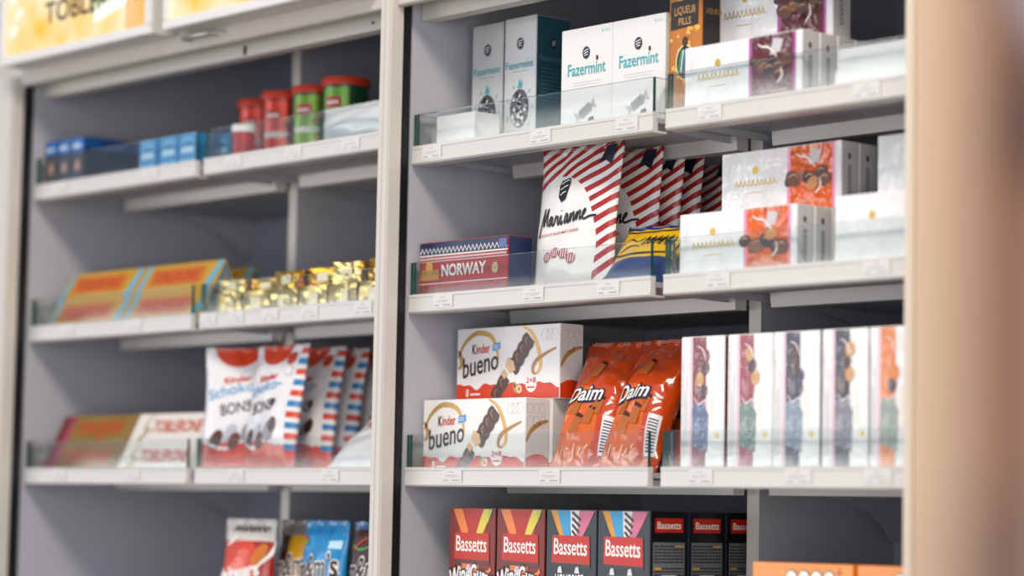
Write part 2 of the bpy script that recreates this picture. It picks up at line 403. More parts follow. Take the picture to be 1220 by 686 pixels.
# small plain white box
carton('gift_box', 'low plain white box behind glass beside the tall mint cartons', (.034, .032, R1), (.098, .055, .060), CARD)
GREY = M('#8E8E8E', .5)
SILV = M('#D8D8D8', .12, .95, bump=(60, 1.0, .01)); SILD = M('#4A4C50', .15, .9, bump=(60, 1.0, .01))
def mint_tall(label, loc):
    wd, d, h = .079, .075, .222
    sat = M('#CFD0CF', .33, .25, coat=.2)
    t = carton('mint_carton', label, loc, (wd, d, h), sat, group='tall mint cartons', sidemat=M('#33616F', .3, .3))
    fz_logo(t, front, wd*.5, h*.80, .0085)
    text(t, 'Fazermint', front, wd*.06, h*.615, wd*.86, TEAL, 2, height=.0125, bold=.01)
    rect('small_print', t, front, wd*.25, wd*.75, h*.588, h*.592, GREY, 1)
    # crumpled foil sweet in a ring of leaves
    rnd = random.Random(3); c = (wd*.5, h*.31); ru, rv = .0235, .033
    ellipse('sweet_picture', t, front, c[0], c[1], ru, rv, M('#5C5F63', .3, .6), 1)
    fac = []
    for i in range(34):
        a = rnd.uniform(0, 6.28); q = math.sqrt(rnd.random())*.86; x = c[0]+ru*q*math.cos(a); y = c[1]+rv*q*math.sin(a); s_ = rnd.uniform(.003, .007); b0 = rnd.uniform(0, 6.28)
        fac.append([(x+s_*math.cos(b0), y+s_*math.sin(b0)), (x+s_*math.cos(b0+2), y+s_*math.sin(b0+2)), (x+s_*math.cos(b0+4.1), y+s_*math.sin(b0+4.1))])
    for mt_, part in ((M('#F2F2F2', .25, .3), fac[:16]), (M('#1C1E22', .3), fac[16:26]), (M('#A9ACAE', .25, .5), fac[26:])):
        v = []; f = []
        for tri in part:
            k = len(v); v += [front(x, y, 2) for x, y in tri]; f.append((k, k+1, k+2))
        mesh('foil_facets', v, f, mt_, t)
    for i in range(9):
        a = i*.7; x = c[0]+.031*math.cos(a); y = c[1]+.043*math.sin(a); s_ = .0035
        poly('leaf_print', t, front, [(x-s_, y-s_), (x+s_, y-s_*.6), (x+.2*s_, y+s_*1.3)], M('#7FB9BC', .5), 1)
    poly('leaf_print', t, front, [(c[0]-.006, c[1]+.034), (c[0]+.007, c[1]+.034), (c[0], c[1]+.05)], TEAL, 2)
    rect('badge', t, front, .006, .034, h*.09, h*.145, M('#58AEB4', .5), 2)
    fz_logo(t, right(wd), d*.5, h*.80, .007)
    text(t, 'Fazermint', right(wd), d*.1, h*.66, d*.8, M('#5D8E96', .5), 2, height=.010, bold=.005)
    for i in range(12): rect('small_print', t, right(wd), d*.14, d*.86, h*(.60-.03*i), h*(.606-.03*i), M('#54808A', .5), 1)
    return t
mint_tall('tall silver mint carton nearest the left side panel', (.038, .105, R1))
mint_tall('tall silver mint carton with dark teal side, next to the square cartons', (.126, .10, R1))
def mint_square(label, loc):
    wd, d, h = .1165, .036, .168
    t = carton('mint_carton', label, loc, (wd, d, h), CARD, group='square mint cartons', sidemat=M('#BFC6BE', .4))
    arc = lambda rr, a0, a1: [(wd*.35+rr*math.cos(R(a)), h*.42+rr*math.sin(R(a))) for a in range(a0, a1+1, 12)]
    strokes('gloss_ring', t, front, [arc(.07, -10, 84)], .0018, M('#ECEAE5', .2), 1); strokes('gloss_ring', t, front, [arc(.037, 120, 200)], .0018, M('#ECEAE5', .2), 1)
    fz_logo(t, front, wd*.50, h*.755, .0085)
    text(t, 'Fazermint', front, wd*.14, h*.55, wd*.74, TEAL, 2, height=.0195, bold=.012)
    ellipse('leaf_dot', t, front, wd*.715, h*.69, .0022, .0042, M('#4A2B1A', .5), 3); ellipse('leaf_dot', t, front, wd*.728, h*.692, .0014, .0038, M('#E0902A', .5), 3)
    for i in range(2): rect('small_print', t, front, wd*(.22+.03*i), wd*(.80-.04*i), h*(.475-.025*i), h*(.481-.025*i), M('#C4C6C6', .5), 1)
    rect('mark', t, front, wd*.80, wd*.82, h*.925, h*.955, M('#7FC0C6', .5), 1); rect('mark', t, front, wd*.84, wd*.95, h*.928, h*.950, M('#B9D6D9', .5), 1)
    # wrapped sweet, twisted ends, and a dark cut sweet
    cx, cy = wd*.50, h*.205; a = R(28); rot = lambda x, y: (cx+x*math.cos(a)-y*math.sin(a), cy+x*math.sin(a)+y*math.cos(a))
    g1, g2 = M('#9A9A98', .4, .3), M('#6E6E6E', .5)
    poly('sweet_picture', t, front, [rot(*q) for q in ((-.013, -.008), (.013, -.008), (.0155, 0), (.013, .008), (-.013, .008), (-.0155, 0))], g1, 2)
    poly('sweet_twist', t, front, [rot(*q) for q in ((-.014, -.002), (-.014, .003), (-.025, .011), (-.023, .001), (-.026, -.009))], M('#B4B4B2', .4, .3), 2)
    poly('sweet_twist', t, front, [rot(*q) for q in ((.014, .002), (.014, -.003), (.025, -.011), (.023, -.001), (.026, .009))], M('#B4B4B2', .4, .3), 2)
    strokes('sweet_lines', t, front, [[rot(-.010, .003*i), rot(.010, .003*i)] for i in (-1, 0, 1)], .0007, g2, 3, sm=0)
    poly('dark_sweet', t, front, [(cx+.002, cy-.024), (cx+.008, cy-.012), (cx+.018, cy-.010), (cx+.021, cy-.019), (cx+.014, cy-.027)], M('#3F3B39', .5), 2)
    return t
mint_square('square white mint carton beside the tall teal-sided carton', (.331, .04, R1))
mint_square('square white mint carton next to the orange liqueur carton', (.448, .04, R1))

# liqueur carton
wd, d, h = .070, .039, .235
ORM = M('#D98420', .3, coat=.3, bump=(30, .03), var=.55)
t = carton('liqueur_carton', 'tall orange sweets carton with black name panel, behind the white and maroon box', (.5655, .047, R1), (wd, d, h), ORM, sidemat=M('#171310', .4))
rnd = random.Random(5)
v = []; f = []
for i in range(46):
    x = rnd.uniform(.004, wd-.006); y = rnd.uniform(.003, h-.005); s_ = rnd.uniform(.003, .009); a = rnd.uniform(0, 6.28); k = len(v)
    v += [front(x+s_*math.cos(a+q)*(.5+rnd.random()*.6), y+s_*math.sin(a+q)*(.5+rnd.random()*.6), .6) for q in (0, 1.6, 3.1, 4.7)]; f.append((k, k+1, k+2, k+3))
v = [(min(max(x, .001), wd-.001), y, min(max(z, .001), h-.001)) for x, y, z in v]
mesh('orange_facets', v, f, M('#F2B24A', .3), t)
poly('name_panel', t, front, [(.004, h*.59), (wd-.008, h*.605), (wd-.008, h*.785), (.004, h*.775)], M('#2C2724', .5), 2)
text(t, 'LIQUEUR', front, .012, h*.682, .045, M('#D9A15C', .4), 3, height=.012, bold=.005, arc=.002)
text(t, 'FILLS', front, .021, h*.617, .026, M('#D9A15C', .4), 3, height=.011, bold=.005)
fz_logo(t, front, wd*.47, h*.90, .010)
ellipse('bottle_window', t, front, wd*.50, h*.37, .020, .028, M('#F0DDA8', .4), 2)
ellipse('bottle_window_inner', t, front, wd*.50, h*.37, .0175, .0255, M('#1B2A22', .4), 3)
for i, cc in enumerate(('#3F8F4F', '#C9D9CF', '#2F6F9A', '#D8B23A', '#7FB7A0', '#22302A')):
    strokes('bottle_picture', t, front, [[(wd*.5-.013+.005*i, h*.37-.018+.002*i), (wd*.5-.010+.0045*i, h*.37+.004), (wd*.5-.006+.003*i, h*.37+.019)]], .0032, M(cc, .4), 4)
ellipse('bottle_stopper', t, front, wd*.50, h*.505, .006, .008, M('#4A2E16', .5), 3)
text(t, 'LIQUEUR', right(wd), .008, h*.68, .034, M('#B9894C', .4), 2, height=.008, bold=0)

# assorted chocolate boxes: white with a picture stripe, wrapped in cellophane
def chocs(t, mp, x0, x1, y0, y1, seed, cols, n=7, mw=None):
    rnd = random.Random(seed)
    for i in range(n):
        cx = x0+(x1-x0)*((i+.5)/n)+rnd.uniform(-.006, .006); cy = y0+(y1-y0)*rnd.random(); r = rnd.uniform(.010, .016)
        kk = 3+.3*i
        ellipse('chocolate_picture', t, mp, cx, cy, r, r*.72, M(cols[i % len(cols)], .4), kk, 8, rnd.uniform(-.6, .6))
        strokes('chocolate_shine', t, mp, [[(cx-r*.6, cy+r*.15), (cx, cy+r*.42), (cx+r*.5, cy+r*.2)]], r*.2, M('#B98A66', .3), kk+.2, True, 3)
CH = ('#4A2A1C', '#6B3E26', '#8A5636', '#3A2118')
def asst(label, loc, col, edge, seed, group, size=(.234, .037, .098), plain=False, script=True, detail=True):
    wd, d, h = size
    t = carton('chocolate_box', label, loc, size, CARDC, group=group, sidemat=M('#CBC8C5', .35, coat=.3))
    E_ = M('#C9A64A', .35, .6)
    if not plain:
        a, b = wd*.585, wd*.93
        rect('picture_stripe', t, front, a, b, .0012, h-.0012, M(col, .3, coat=.7, bump=CELLO), 1)
        rect('stripe_edge', t, front, a-.006, a, .0012, h-.0012, M(edge, .3, coat=.5), 1); rect('stripe_edge', t, front, b, b+.005, .0012, h-.0012, M(edge, .3, coat=.5), 1)
        rect('stripe_top', t, lambda u, v, k: (u, v, h+.00035), a, b, .001, d-.001, M(col, .3, coat=.5))
        if detail:
            chocs(t, front, a-.006, b-.004, h*.38, h*.62, seed, CH+(('#C98A4A',) if seed % 2 else ('#5A3320',)))
            poly('wrapper_picture', t, front, [(a+.036, h*.68), (a+.056, h*.72), (a+.062, h*.9), (a+.042, h*.93)], M('#C9C4C6', .35), 3)
            strokes_each('foil_swirl', t, front, [[(a+.012, h*.88), (a+.02, h*.83), (a+.034, h*.80), (a+.045, h*.70), (a+.05, h*.64)], [(a+.05, h*.25), (a+.06, h*.35), (a+.058, h*.48)]], .003, M('#F4EAE0', .2), 5, True)
            strokes('small_lettering', t, front, [[(a+.018+.004*i, h*.13), (a+.0195+.004*i, h*.17), (a+.021+.004*i, h*.13)] for i in range(13)], .0009, M('#E6C9B8', .4), 2, sm=2)
    # gold crest and faint gold script
    ellipse('crest', t, front, wd*.29, h*.70, .006, .006, E_, 1, 8)
    if script:
        strokes('gold_script', t, front, [[(wd*.12+.0085*i, h*.46), (wd*.12+.0085*i+.002, h*.56), (wd*.12+.0085*i+.005, h*.47), (wd*.12+.0085*(i+1), h*.49)] for i in range(10)], .0014, E_, 1, sm=3)
        rect('gold_line', t, front, wd*.22, wd*.36, h*.35, h*.36, E_, 1)
    sp = right(wd)
    ellipse('side_crest', t, sp, d*.45, h*.78, .0035, .005, M('#55504C', .5), 1, 8)
    strokes('side_script', t, sp, [[(d*.45-.004, h*(.18+.06*i)), (d*.45+.005, h*(.20+.06*i)), (d*.45-.003, h*(.23+.06*i))] for i in range(8)], .0013, M('#55504C', .5), 1, sm=3)
    return t
g1 = 'white chocolate boxes with maroon stripe'
asst('white chocolate box with maroon stripe at the front behind the glass', (.637, .009, R1), '#5E1F1C', '#B0489A', 2, g1)
for i in range(3):
    asst(['second maroon-striped chocolate box, directly behind the front one', 'third maroon-striped chocolate box in the bottom row, counting from the glass', 'rearmost maroon-striped chocolate box of the bottom row'][i],
         (.637, .0475+.0385*i, R1), '#5E1F1C', '#B0489A', 4+i, g1, detail=False)
asst('maroon-striped chocolate box standing on top of the others, cut by the top edge', (.612, .089, R1+.0985), '#5E1F1C', '#B0489A', 8, g1, size=(.246, .040, .115))
for i in range(2):
    carton('flat_white_box', ['flat glossy white box, lower one of two beside the maroon-striped boxes', 'flat glossy white box, upper one of two beside the maroon-striped boxes'][i], (.925+.003*i, .018+.003*i, R1+.0315*i), (.235, .085, .031), M('#DAD8D4', .15, .2, coat=1, bump=(50, .3, .004)), group='flat white boxes')

# ------------------------------------------------------------------ middle right shelf
wd, d, h = .223, .052, .096
t = carton('gift_carton', 'red and navy knit-pattern carton at the left end of the middle shelf', (.012, .020, R2), (wd, d, h), M('#A8221E', .5), sidemat=M('#1D2B50', .4), topmat=M('#1D2B50', .4))
NB = M('#1D2B50', .4); WH = M('#E8E4DF', .45)
rect('navy_band', t, front, .001, wd-.001, h*.78, h-.0012, NB, 1)
def zig(y, amp, n, x0=.003, x1=wd-.003): return [[(x0+(x1-x0)*i/(2*n), y+(amp if i % 2 else -amp)) for i in range(2*n+1)]]
strokes_each('knit_zigzag', t, front, zig(h*.845, .0042, 22), .0028, WH, 2, sm=0)
rect('knit_line', t, front, .001, wd-.001, h*.75, h*.775, WH, 2); rect('knit_line', t, front, .001, wd-.001, h*.655, h*.665, WH, 2)
v = []; f = []
for i in range(64):
    x = .003+(wd-.006)*i/64; k = len(v); v += [front(x, h*.69, 2), front(x+.002, h*.69, 2), front(x+.002, h*.725, 2), front(x, h*.725, 2)]; f.append((k, k+1, k+2, k+3))
mesh('knit_dots', v, f, WH, t)
text(t, 'NORWAY', front, wd*.26, h*.40, wd*.50, WH, 2, height=.0185, bold=.03)
rect('gold_patch', t, front, .004, wd*.23, h*.34, h*.52, M('#C28A3A', .4), 2); ellipse('gold_seal', t, front, wd*.86, h*.47, .008, .009, M('#C9A878', .4), 2)
ellipse('dome_picture', t, front, wd*.12, h*.55, .009, .012, M('#D9A24A', .4), 3)
rect('knit_line', t, front, .001, wd-.001, h*.27, h*.285, WH, 2); strokes_each('knit_zigzag', t, front, zig(h*.17, .0035, 26), .0022, M('#6A6E80', .4), 2, sm=0)
rect('navy_band', t, front, .001, wd-.001, .0012, h*.10, NB, 1)
rect('corner_label', t, front, wd*.90, wd*.985, h*.80, h*.95, M('#5A6A98', .4), 3)

# -------- bags
def bag_shape(wd, h, t, seed, pinch=.05, full=.8):
    rnd = random.Random(seed); ph = [rnd.uniform(0, 6.28) for _ in range(8)]
    def prof(u, v):                                  # half thickness at u,v in 0..1
        a = max(0, 1-abs(2*u-1)**2.6)**.65
        vv = min(max((v-.045)/.89, 0), 1)
        b = math.sin(math.pi*vv**full)**.62 if 0 < vv < 1 else 0
        return a*b
    def P(u, v, side, k=0):
        q = prof(u, v)
        e = math.exp(-((1-v)*7))+math.exp(-(v*9))
        wr = (math.sin(23*u+ph[0]+4*v)*.0022+math.sin(41*u+ph[1]-7*v)*.0011)*e*side*.9
        wr += (math.sin(9*v+5*u+ph[2])*.0022+math.sin(17*v-11*u+ph[3])*.0014)*q
        x = (u-.5)*wd*(1-pinch*q*0-pinch*math.sin(math.pi*min(max(v, 0), 1))) + math.sin(5*v+ph[4])*.0018
        y = -side*(t/2*q+.0006+k*.0005)-wr*(1 if side > 0 else .6)
        return (x, y, v*h)
    return P
def bag(name, label, loc, size, mat, seed=1, lean=0, rz=0, group=None, backmat=None, teeth=True, nu=18, nv=24, full=.8, cat='bag', body='bag_body', pinch=.05):
    wd, h, t = size
    r = thing(name, label, cat, loc, rz, group, rx=-lean)
    P = bag_shape(wd, h, t, seed, pinch, full); vs = []; fs = []; uv = []; mi = []
    if teeth: nu = 26
    for side in (1, -1):
        b = len(vs)
        for j in range(nv+1):
            for i in range(nu+1):
                u, v = i/nu, j/nv
                if teeth and j == nv and i % 2: v -= .018
                vs.append(P(u, v, side)); uv.append((u, v) if side > 0 else (u, v))
        for j in range(nv):
            for i in range(nu):
                a = b+j*(nu+1)+i; q = (a, a+1, a+nu+2, a+nu+1); fs.append(q if side > 0 else q[::-1]); mi.append(0 if side > 0 else 1)
    n1 = (nu+1)*(nv+1)
    loop = [i for i in range(nu)]+[j*(nu+1)+nu for j in range(nv)]+[nv*(nu+1)+i for i in range(nu, 0, -1)]+[j*(nu+1) for j in range(nv, 0, -1)]
    for a, b2 in zip(loop, loop[1:]+loop[:1]): fs.append((b2, a, a+n1, b2+n1)); mi.append(0)
    mesh(body, vs, fs, [mat, backmat or mat], r, True, mi, uv)
    for vv in (.972, .985): # crimp lines of the top seal
        strokes('seal_crimp', r, lambda x, y, k: P(x, y, 1, k), [[(.03, vv), (.5, vv), (.97, vv)]], .003, M('#CFCBC8', .3), 2, sm=4)
    mp = lambda u, v, k: P(u/wd, v/h, 1, k+.8)
    return r, mp
RED = lin('#A8241E'); WHT = lin('#E8E6E4')
def mar(n, u, v):
    dgl = n.m('SUBTRACT', n.m('MULTIPLY', v, .235), n.m('MULTIPLY', u, .105))
    wob = n.m('MULTIPLY', n.m('SINE', n.m('MULTIPLY', u, 9.0)), .0035)
    st = n.m('LESS_THAN', n.m('FRACT', n.m('DIVIDE', n.m('ADD', dgl, wob), .0205)), .5)
    inside = n.ell(u, v, .34, .33, .50, .46)
    body = n.mix(st, WHT, RED)
    return n.mix(inside, body, lin('#EAE7E2'))
MAR = print_mat('red_striped_bag_print', mar, .32, .35, (26, .35))
SCRIPT = [  # cursive strokes of the candy name, x 0..1
    [(0, -.16), (.02, .02), (.045, .27), (.05, .30), (.06, .1), (.068, .02), (.09, .16), (.115, .30), (.118, .16), (.125, .03), (.14, .02)],
    [(.20, .12), (.18, .15), (.155, .08), (.16, .01), (.18, .03), (.203, .14), (.2, .04), (.215, .0), (.235, .04)],
    [(.235, .04), (.255, .15), (.262, .12), (.285, .13), (.28, .05), (.29, .0), (.31, .05)],
    [(.31, .05), (.33, .14), (.325, .03), (.34, .0), (.36, .05)], [(.335, .21), (.338, .225)],
    [(.43, .13), (.41, .15), (.385, .07), (.39, .01), (.41, .03), (.433, .14), (.43, .04), (.445, .0), (.46, .05)],
    [(.46, .05), (.48, .15), (.475, .01), (.50, .12), (.525, .15), (.53, .08), (.53, .01), (.55, .03)],
    [(.55, .03), (.585, .15), (.58, .01), (.605, .12), (.63, .15), (.635, .08), (.635, .01), (.655, .03)],
    [(.655, .03), (.69, .08), (.715, .13), (.70, .16), (.675, .10), (.68, .02), (.71, .0), (.78, .03), (.86, .03)]]
MW, MH = .188, .236
def marianne(label, loc, seed, rz=0, lean=R(4), full=True):
    r, mp = bag('striped_candy_bag', label, loc, (MW, MH, .042), MAR, seed, lean, rz, 'red striped candy bags', teeth=False)
    blk = M('#14161C', .4)
    ox, oy, sc_ = .022, .104, .160
    ln = [[(ox+x*sc_, oy+y*sc_*.62+x*.012) for x, y in L] for L in SCRIPT]
    strokes('script_lettering', r, mp, ln, .0036, blk, 2)
    strokes('registered_mark', r, mp, [[(.148+.0035*math.cos(a*.785), .145+.0035*math.sin(a*.785)) for a in range(9)]], .0006, blk, 2, sm=0)
    if full:
        text(r, 'CHOCOLATE FILLED MINT CANDIES', mp, .018, .089, .105, M('#B5483C', .4), 2, height=.0042, bold=.01, rot=R(3))
        sh = [(.062, .171), (.066, .179), (.086, .183), (.090, .172), (.084, .148), (.074, .143), (.064, .152)]
        poly('logo_shield', r, mp, sh, blk, 2)
        strokes('logo_mark', r, mp, [[(.067, .173), (.076, .177), (.086, .179)], [(.067, .164), (.077, .168), (.086, .170)], [(.069, .155), (.077, .159), (.083, .160)]], .0019, M('#E8E6E4', .4), 3)
        for i, (a, b) in enumerate(((.048, .056), (.068, .062), (.088, .060), (.104, .052))):
            ellipse('candy_picture', r, mp, a, b, .010, .0075, M('#B8362C', .4), 2+.4*i, 10, .5)
            strokes('candy_stripe', r, mp, [[(a-.005+.005*q, b-.006), (a-.002+.005*q, b+.006)] for q in range(3)], .002, M('#E8E6E4', .4), 3.2+.4*i, sm=0)
    poly('corner_ribbon', r, mp, [(MW*.76, MH*.86), (MW*.82, MH*.88), (MW*.90, MH*.845), (MW*.935, MH*.985), (MW*.80, MH*.985)], M('#1A2236', .4), 2)
    strokes('ribbon_print', r, mp, [[(MW*.81, MH*.93), (MW*.90, MH*.945)], [(MW*.82, MH*.955), (MW*.90, MH*.968)]], .0018, M('#C9CCD4', .4), 3, sm=0)
    return r
marianne('frontmost red and white striped candy bag with the name fully in view', (.344, .062, R2), 1)
marianne('second red striped candy bag, its last letters showing behind the front one', (.350, .145, R2), 2)
marianne('third red striped candy bag counting back from the glass', (.350, .193, R2), 3, full=False)
marianne('fourth red striped candy bag, only a narrow strip showing', (.350, .240, R2), 4, full=False)
marianne('rearmost red striped candy bag, leaning at an angle in the shade', (.345, .325, R2), 5, rz=R(-12), lean=R(6), full=False)
YB = print_mat('yellow_blue_bag_print', lambda n, u, v: n.mix(n.m('MULTIPLY', n.m('GREATER_THAN', v, .36), n.m('LESS_THAN', v, .93)), lin('#16346E'), lin('#E2B414')), .3, .4, (30, .5))
r, mp = bag('liquorice_bag', 'small yellow and blue candy bag slumped in front of the striped bags', (.508, .028, R2), (.135, .125, .03), YB, 9, R(38), R(4), teeth=False)
strokes('border_line', r, mp, [[(.006, .056), (.06, .050), (.128, .056)], [(.006, .110), (.06, .106), (.128, .110)], [(.128, .056), (.131, .08), (.128, .11)]], .003, M('#14161C', .4), 2)
strokes('lettering_strokes', r, mp, [[(.062+.012*i, .07), (.066+.012*i, .094), (.071+.012*i, .072), (.074+.012*i, .09)] for i in range(5)], .0034, M('#14161C', .4), 2, sm=2)
strokes('swirl_picture', r, mp, [[(.01, .068), (.03, .085), (.05, .078), (.06, .09)], [(.015, .06), (.04, .07), (.06, .066)]], .0025, M('#2A2A22', .4), 2, True)

g2 = 'white chocolate boxes with orange stripe'
asst('white chocolate box with orange stripe at the front, low behind the glass', (.622, .018, R2), '#E0600A', '#E48AB4', 3, g2)
for i in range(3):
    asst(['second orange-striped chocolate box, directly behind the front one', 'third orange-striped box of the bottom row, under the upper box', 'rearmost orange-striped box of the bottom row'][i], (.622, .0565+.0385*i, R2), '#E0600A', '#E48AB4', 5+i, g2, detail=False)
asst('orange-striped chocolate box standing on top, nearest the camera', (.632, .097, R2+.0985), '#E0600A', '#E48AB4', 9, g2, size=(.238, .0385, .098))
asst('orange-striped chocolate box standing on top, hidden behind its twin', (.632, .137, R2+.0985), '#E0600A', '#E48AB4', 11, g2, size=(.238, .0385, .098), detail=False)
g3 = 'plain white cellophane boxes'
asst('plain white cellophane box with gold crest, low beside the right post', (.925, .020, R2), '#E0600A', '#E48AB4', 3, g3, plain=True, script=False, size=(.236, .0385, .102))
for i in range(2): asst(('second plain white box behind the low one beside the right post', 'third plain white box, supporting the upper one')[i], (.925, .060+.040*i, R2), '#E0600A', '#E48AB4', 3, g3, plain=True, script=False, size=(.236, .0385, .102), detail=False)
asst('plain white cellophane box standing on top beside the right post', (.935, .10, R2+.1025), '#E0600A', '#E48AB4', 3, g3, plain=True, script=False, size=(.226, .0385, .093))

# ------------------------------------------------------------------ lower right shelf: wafer boxes
def wafer(label, loc, detail=True):
    wd, d, h = .254, .051, .1205
    t = carton('wafer_box', label, loc, (wd, d, h), M('#E9E6E2', .35, coat=.25), group='white wafer boxes', sidemat=M('#D9D5D2', .4))
    O = M('#D03A12', .45)
    wave = lambda u: h*.20+.004*math.sin(u*95)+.0025*math.sin(u*190+1)
    patch('orange_wave', t, front, .001, wd-.001, .0012, wave, O, 1, 60, 1)
    patch('orange_wave', t, right(wd), .001, d-.001, .0012, lambda u: h*.19+.008*math.sin(u*60), O, 1, 20, 1)
    if not detail: return t
    GD = M('#C49A5A', .35, .3); GD2 = M('#B5813C', .4)
    strokes_each('cream_swirl', t, front, [[(.004, h*.60), (.02, h*.80), (.05, h*.93), (.085, h*.88), (.10, h*.70), (.105, h*.55)], [(.165, h*.985), (.185, h*.90), (.2, h*.72), (.208, h*.50), (.206, h*.40), (.199, h*.34)], [(.004, h*.45), (.012, h*.5), (.01, h*.62), (.003, h*.7)]], .0085, GD, 1, True)
    strokes('cream_swirl', t, front, [[(.199, h*.34), (.191, h*.36), (.190, h*.43), (.198, h*.52), (.218, h*.60), (.245, h*.68)]], .0075, GD2, 1.6, True)
    text(t, 'K', front, wd*.155, h*.645, .0095, M('#1A1716', .4), 2, height=.0155, bold=.03)
    text(t, 'inder', front, wd*.155+.0105, h*.648, .034, M('#C9301E', .4), 2, height=.0155, bold=.015, rot=R(2))
    BL = M('#3D9AD1', .4)
    poly('milk_badge', t, front, [(wd*.355, h*.67), (wd*.43, h*.70), (wd*.428, h*.795), (wd*.355, h*.765)], BL, 2)
    rect('badge_print', t, front, wd*.365, wd*.415, h*.74, h*.75, WH, 3); rect('badge_print', t, front, wd*.365, wd*.415, h*.71, h*.72, WH, 3)
    text(t, 'bueno', front, wd*.065, h*.315, wd*.36, M('#3A211B', .35), 2, height=.033, bold=.012, shear=.2, rot=R(9))
    # wafer bar picture: lower broken piece and upper piece
    a = R(50); ca, sa = math.cos(a), math.sin(a)
    def bar(cx, cy, L, wd2, seg, kk):
        q = lambda s, o: (cx+s*ca-o*sa, cy+s*sa+o*ca)
        up_ = []; lo_ = []
        for i in range(seg*4+1):
            s = L*i/(seg*4); b = wd2/2*(.82+.18*abs(math.sin(math.pi*i/4)))
            up_.append(q(s, b)); lo_.append(q(s, -b))
        poly('bar_picture', t, front, lo_+up_[::-1], M('#4B2A20', .35), kk)
        for i in range(seg):
            s = L*(i+.15)/seg
            strokes('bar_shine', t, front, [[q(s, -wd2*.1), q(s+L/seg*.3, wd2*.22), q(s+L/seg*.65, wd2*.15)]], .003, M('#8E6047', .3), kk+.3, True, 3)
            strokes('bar_ripple', t, front, [[q(s+L/seg*.85, -wd2*.4), q(s+L/seg*.9, wd2*.4)]], .0012, M('#2A1610', .4), kk+.4, sm=0)
    bar(wd*.375, .002, .046, .026, 2, 2)
    bar(wd*.545, h*.40, .068, .031, 4, 2)
    poly('wafer_core', t, front, [(wd*.485, h*.46), (wd*.525, h*.36), (wd*.585, h*.40), (wd*.565, h*.52), (wd*.505, h*.58)], M('#E2B98E', .4), 3)
    poly('wafer_core', t, front, [(wd*.44, h*.36), (wd*.48, h*.28), (wd*.505, h*.34), (wd*.47, h*.42)], M('#D9AE84', .4), 3)
    ellipse('hazelnut_picture', t, front, wd*.60, h*.15, .008, .0075, M('#C08A4E', .4), 3); ellipse('hazelnut_cut', t, front, wd*.625, h*.14, .0068, .0068, M('#EBD3A6', .4), 4); ellipse('hazelnut_core', t, front, wd*.625, h*.14, .0035, .0035, M('#B07A46', .4), 5)
    poly('leaf_picture', t, front, [(wd*.56, h*.2), (wd*.59, h*.16), (wd*.575, h*.25)], M('#5F8A4A', .5), 3)
    ellipse('count_seal', t, front, wd*.735, h*.205, .0135, .0135, WH, 2, 14); ellipse('count_seal_inner', t, front, wd*.735, h*.225, .0125, .0125, M('#E9E6E2', .4), 2.5, 14)
    text(t, '2×8', front, wd*.735-.0115, h*.22, .023, M('#C9301E', .4), 4, height=.0085, bold=.01)
    rect('seal_line', t, front, wd*.70, wd*.77, h*.15, h*.17, M('#C9301E', .4), 4)
    text(t, '8', front, wd*.10, h*.06, .007, WH, 2, height=.012, bold=.02); rect('net_print', t, front, wd*.145, wd*.24, h*.075, h*.10, WH, 2)
    strokes('lace_pattern', t, front, [[(wd*.86+.009*math.cos(a_)+.011*i, h*.86+.009*math.sin(a_)) for a_ in (0, 1, 2, 3, 4, 5, 6.28)] for i in range(3)], .0007, M('#CFCBC9', .5), 1)
    strokes('lace_pattern', t, right(wd), [[(d*.2+.008*math.cos(a_)+.013*i, h*(.86-.17*j)+.008*math.sin(a_)) for a_ in (0, 1, 2, 3, 4, 5, 6.28)] for i in range(3) for j in range(2)], .0007, M('#BDB9B9', .5), 1)
    strokes_each('cream_swirl', t, right(wd), [[(.002, h*.42), (.012, h*.56), (.03, h*.66), (d-.002, h*.70)]], .008, GD, 1, True)
    return t
wafer('white wafer box in front on the bottom, behind the glass', (.014, .034, R3))
wafer('white wafer box hidden behind the bottom one, under the upper box', (.018, .088, R3), False)
wafer('white wafer box standing on top of the lower two', (.034, .088, R3+.1208))

